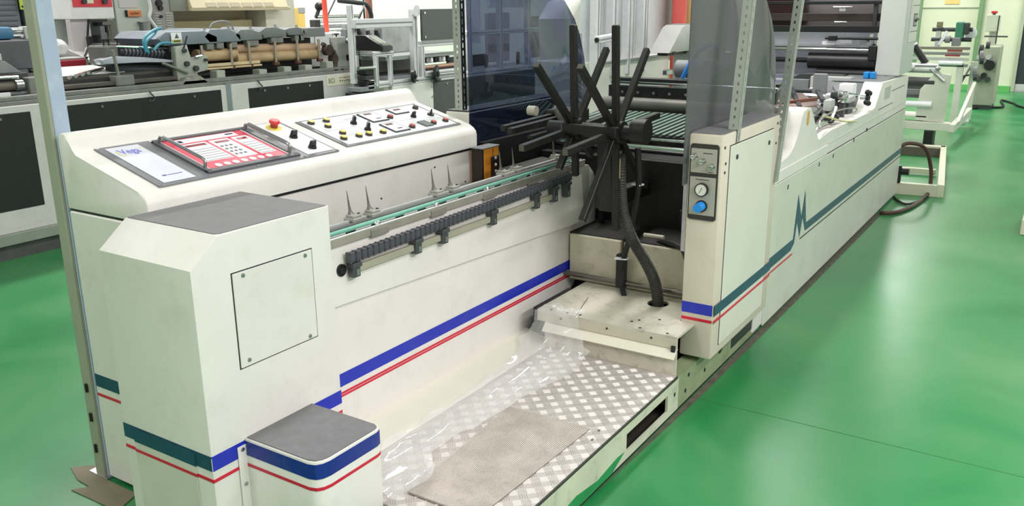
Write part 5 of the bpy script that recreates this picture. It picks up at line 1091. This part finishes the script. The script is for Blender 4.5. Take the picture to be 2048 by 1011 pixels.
prof_obj((7.7, 5.53, 1.30), (10.1, 5.53, 1.30), .05)
for x in (7.95, 8.6, 9.2): obj('hand_wheel', G().cyl((x, 5.46, 1.0), (x+.012, 5.435, 1.0), .07, 20), black, al)
mt = thing('operator_terminal', 'sloped dark operator terminal on an aluminium table', 'terminal', (6.25, 5.6, .84))
obj('terminal_case', G().prism('x', [(5.45, 1.185), (5.45, 1.225), (5.66, 1.325), (5.78, 1.325), (5.78, 1.185)], 6.275, 6.415, .006), M('terminal_graphite', '45484a', .45), mt)
obj('terminal_cheek', G().prism('x', [(5.452, 1.187), (5.452, 1.223), (5.66, 1.32), (5.775, 1.32), (5.775, 1.187)], 6.269, 6.277), black, mt)
obj('terminal_screen', G().box(6.295, 6.395, 0, .19, 0, .004, fn=lambda x, y, z: (x, 5.465+y*.9-z*.43, 1.233+y*.43+z*.9)), M('screen_sage', '8e9488', .3), mt)
prof_obj((6.2, 5.5, 1.16), (6.46, 5.5, 1.16), .045, mt); prof_obj((6.24, 5.76, .86), (6.24, 5.76, 1.14), .04, mt); prof_obj((6.22, 5.5, .86), (6.22, 5.5, 1.14), .04, mt); prof_obj((6.42, 5.5, .86), (6.42, 5.5, 1.14), .04, mt)
sk = thing('dark_stack', 'stack of dark steel tool holders beside the aluminium table', 'tool stack', (6.05, 5.6, .2))
for k in range(5): obj('tool_holder', G().box(6.08-.03*(4-k)*(k < 2), 6.19, 5.5, 5.66, .78+k*.05, .822+k*.05, .004), (dark, midgrey, dark, darkgrey, black)[k], sk)
obj('chrome_tube', G().cyl((5.98, 5.5, 1.045), (6.2, 5.5, 1.04), .018, 12), chrome, sk)
obj('stack_stand', G().box(6.09, 6.2, 5.52, 5.65, .0, .78, .004), darkgrey, sk)
wm = thing('white_winder', 'small white winder with rods and a black knob behind the bag machine end', 'winder', (7.7, 7.5, 0))
obj('winder_base', G().box(7.40, 8.15, 7.4, 8.0, 0, 1.28, .006), lightgrey, wm)
for z, m in ((1.30, chrome), (1.36, steel), (1.42, whitefilm), (1.47, chrome)): obj('winder_rod', G().cyl((7.45, 7.45, z), (8.15, 7.45, z), .022, 14), m, wm)
obj('winder_cheek', G().box(7.38, 7.46, 7.4, 7.5, 1.20, 1.44, .006), darkgrey, wm)
obj('winder_knob', G().ball((7.50, 7.45, 1.585), .05, 14).bar((7.44, 7.45, 1.46), (7.5, 7.45, 1.56), .03, .03), black, wm)
obj('winder_plate', G().box(7.5, 8.1, 7.38, 7.4, 1.10, 1.26, .004), whitefilm, wm); obj('winder_stay', G().bar((7.62, 7.45, 1.47), (7.8, 7.45, 1.70), .012, .012), darkgrey, wm)
wt = thing('white_cover_box', 'white slatted cover box under the red pole', 'cover', (6.2, 6.5, 0))
obj('cover_body', G().box(6.05, 6.75, 6.3, 6.7, 1.17, 1.335, .006), M('cover_white', 'eceef0', .4), wt); obj('cover_foot', G().box(6.2, 6.6, 6.4, 6.6, 0, 1.17, .006), lightgrey, wt)
for x in (6.25, 6.5): obj('cover_slot', G().box(x, x+.006, 6.295, 6.3, 1.20, 1.33), midgrey, wt)
tag(obj('red_pole', G().cyl((6.63, 6.5, 1.335), (6.60, 6.5, 2.4), .026, 16), M('vermilion', 'ee5a45', .45)), 'tall bright red pole standing on the white slatted cover', 'pole')
tag(obj('brown_pole', G().cyl((8.35, 7.45, 1.40), (8.34, 7.45, 2.4), .045, 14), M('rust_brown_pipe', '9a6350', .5)), 'rust brown pipe hanging behind the aluminium frame', 'pipe')
for a, b_ in (((6.1, 5.7, 1.25), (6.55, 5.9, 1.6)), ((7.1, 6.4, 1.4), (7.2, 6.4, 1.75))): obj('loose_cable', G().tube(spline([a, ((a[0]+b_[0])/2-.05, a[1], (a[2]+b_[2])/2+.1), b_], 6), .01, 8), black, al)
tag(obj('black_conduit', G().tube(spline([(6.62, 5.9, 1.42), (6.64, 5.9, 1.5), (6.58, 5.9, 1.6), (6.45, 5.9, 1.62), (6.2, 5.9, 1.64)], 6), .022, 10), M('conduit_black', '303234', .5)), 'black corrugated conduit bent over the aluminium frame', 'conduit')

# ---------------------------------------------------------------- middle background between the sheets
mp_ = thing('profile_cage', 'cage of upright aluminium profiles with a white lower cabinet behind the feeder', 'machine', (7.8, 3.9, 0))
for k, x in enumerate((6.98, 7.12, 7.30, 7.42, 7.62, 7.80, 7.95, 8.12)):
    prof_obj((x, 3.62+.04*(k % 2), .95), (x, 3.62+.04*(k % 2), 2.4), (.07, .05, .08, .05)[k % 4], mp_)
obj('clear_strip', G().box(6.95, 9.6, 3.74, 3.75, 1.0, 2.4), M('milky_strip', 'd2d8da', .3, 0, .08, 3), mp_)
obj('cage_base', G().box(7.0, 8.62, 3.6, 4.25, .1, 1.09, .006), M('cage_white', 'd9d7cf', .42, 0, .03, 4), mp_)
obj('cage_lip', G().box(7.0, 8.62, 3.585, 3.6, 1.075, 1.095, .002), midgrey, mp_)
prof_obj((6.70, 3.45, 1.30), (7.05, 3.45, 1.318), .06, mp_)
obj('profile_end', G().cyl((6.685, 3.45, 1.30), (6.70, 3.45, 1.30), .02, 10), black, mp_)
gp2 = thing('grey_flat_post', 'flat grey upright post behind the far spider wheel', 'post', (6.55, 3.6, 0))
obj('post_bar', G().box(6.50, 6.62, 3.55, 3.60, .2, 1.36, .004), M('post_taupe', '9a9896', .5), gp2); obj('post_bracket', G().prism('y', [(6.60, .92), (6.60, 1.0), (6.75, .92)], 3.55, 3.6), midgrey, gp2); obj('post_foot', G().box(6.45, 6.7, 3.5, 3.7, 0, .2, .004), midgrey, gp2)
rbt = thing('white_arm_housing', 'white machine arm housing behind the grey post', 'housing', (7.0, 4.4, 0))
obj('housing_body', G().prism('y', [(6.9, .9), (6.85, 1.45), (7.05, 1.62), (7.35, 1.66), (7.55, 1.55), (7.6, .9)], 4.3, 4.7, .02), M('arm_white', 'e4e2da', .4), rbt)
obj('housing_window', G().box(7.05, 7.17, 4.29, 4.3, 1.33, 1.48, .004), midgrey, rbt); obj('housing_door', G().box(7.25, 7.48, 4.285, 4.3, 1.25, 1.52, .004), M('door_ivory', 'd6d4ca', .45), rbt)
obj('housing_joint', G().ball((7.2, 4.25, 1.66), .07, 14).bar((7.35, 4.25, 1.66), (7.5, 4.25, 1.6), .03, .05), darkgrey, rbt); obj('housing_foot', G().box(6.95, 7.55, 4.35, 4.65, 0, .9), M('foot_ivory', 'd3d1c8', .5), rbt)
obj('lower_leaf', G().prism('y', [(6.9, .93), (6.98, 1.05), (7.08, 1.02), (7.05, .88)], 4.2, 4.29, .006), whitefilm, rbt)
for k in range(4): obj('dark_slot', G().box(6.72+.05*k, 6.86+.05*k, 4.18, 4.2, .86+.035*k, .875+.035*k, .003), black, rbt)
rbt.location.x += .95
rc = thing('red_rolls', 'red and ochre upright rolls standing behind the clear cage', 'rolls', (9.3, 3.7, 0))
obj('red_roll', G().cyl((8.72, 3.55, .2), (8.72, 3.55, 2.3), .075, 20), M('coral_red', 'e0605c', .5), rc)
obj('red_roll', G().cyl((8.86, 3.62, .2), (8.86, 3.62, 2.3), .06, 20), M('brick_red', 'd0504a', .5), rc)
obj('ochre_roll', G().cyl((9.05, 3.60, .2), (9.05, 3.60, 2.3), .10, 20), M('ochre', 'b99a66', .5), rc)
obj('roll_pallet', G().box(8.64, 9.2, 3.4, 3.72, 0, .2, .005), wood, rc)
tg = thing('tilted_guard', 'light grey wedge-shaped guard above the white cage cabinet', 'guard', (8.2, 3.2, 0))
obj('guard_shell', G().prism('y', [(7.66, 1.15), (7.95, 1.37), (8.03, 1.392), (8.16, 1.392), (8.16, 1.15)], 3.2, 3.4, .004), M('guard_grey', 'b3b3b0', .45), tg)
obj('guard_side', G().box(8.16, 8.30, 3.2, 3.4, 1.14, 1.40, .004), midgrey, tg); obj('guard_leg', G().box(8.2, 8.28, 3.22, 3.38, 0, 1.14, .004), lightgrey, tg)
obj('guard_button', G().box(7.74, 7.80, 3.19, 3.2, 1.13, 1.16).box(7.74, 8.2, 3.25, 3.35, 1.12, 1.15), black, tg)
tag(obj('cream_crate', G().box(6.92, 7.41, -.35, .185, .0, .11, .004), M('crate_cream', 'd6d0bd', .6)), 'cream crate corner on the aisle floor at the right edge of the picture', 'crate')
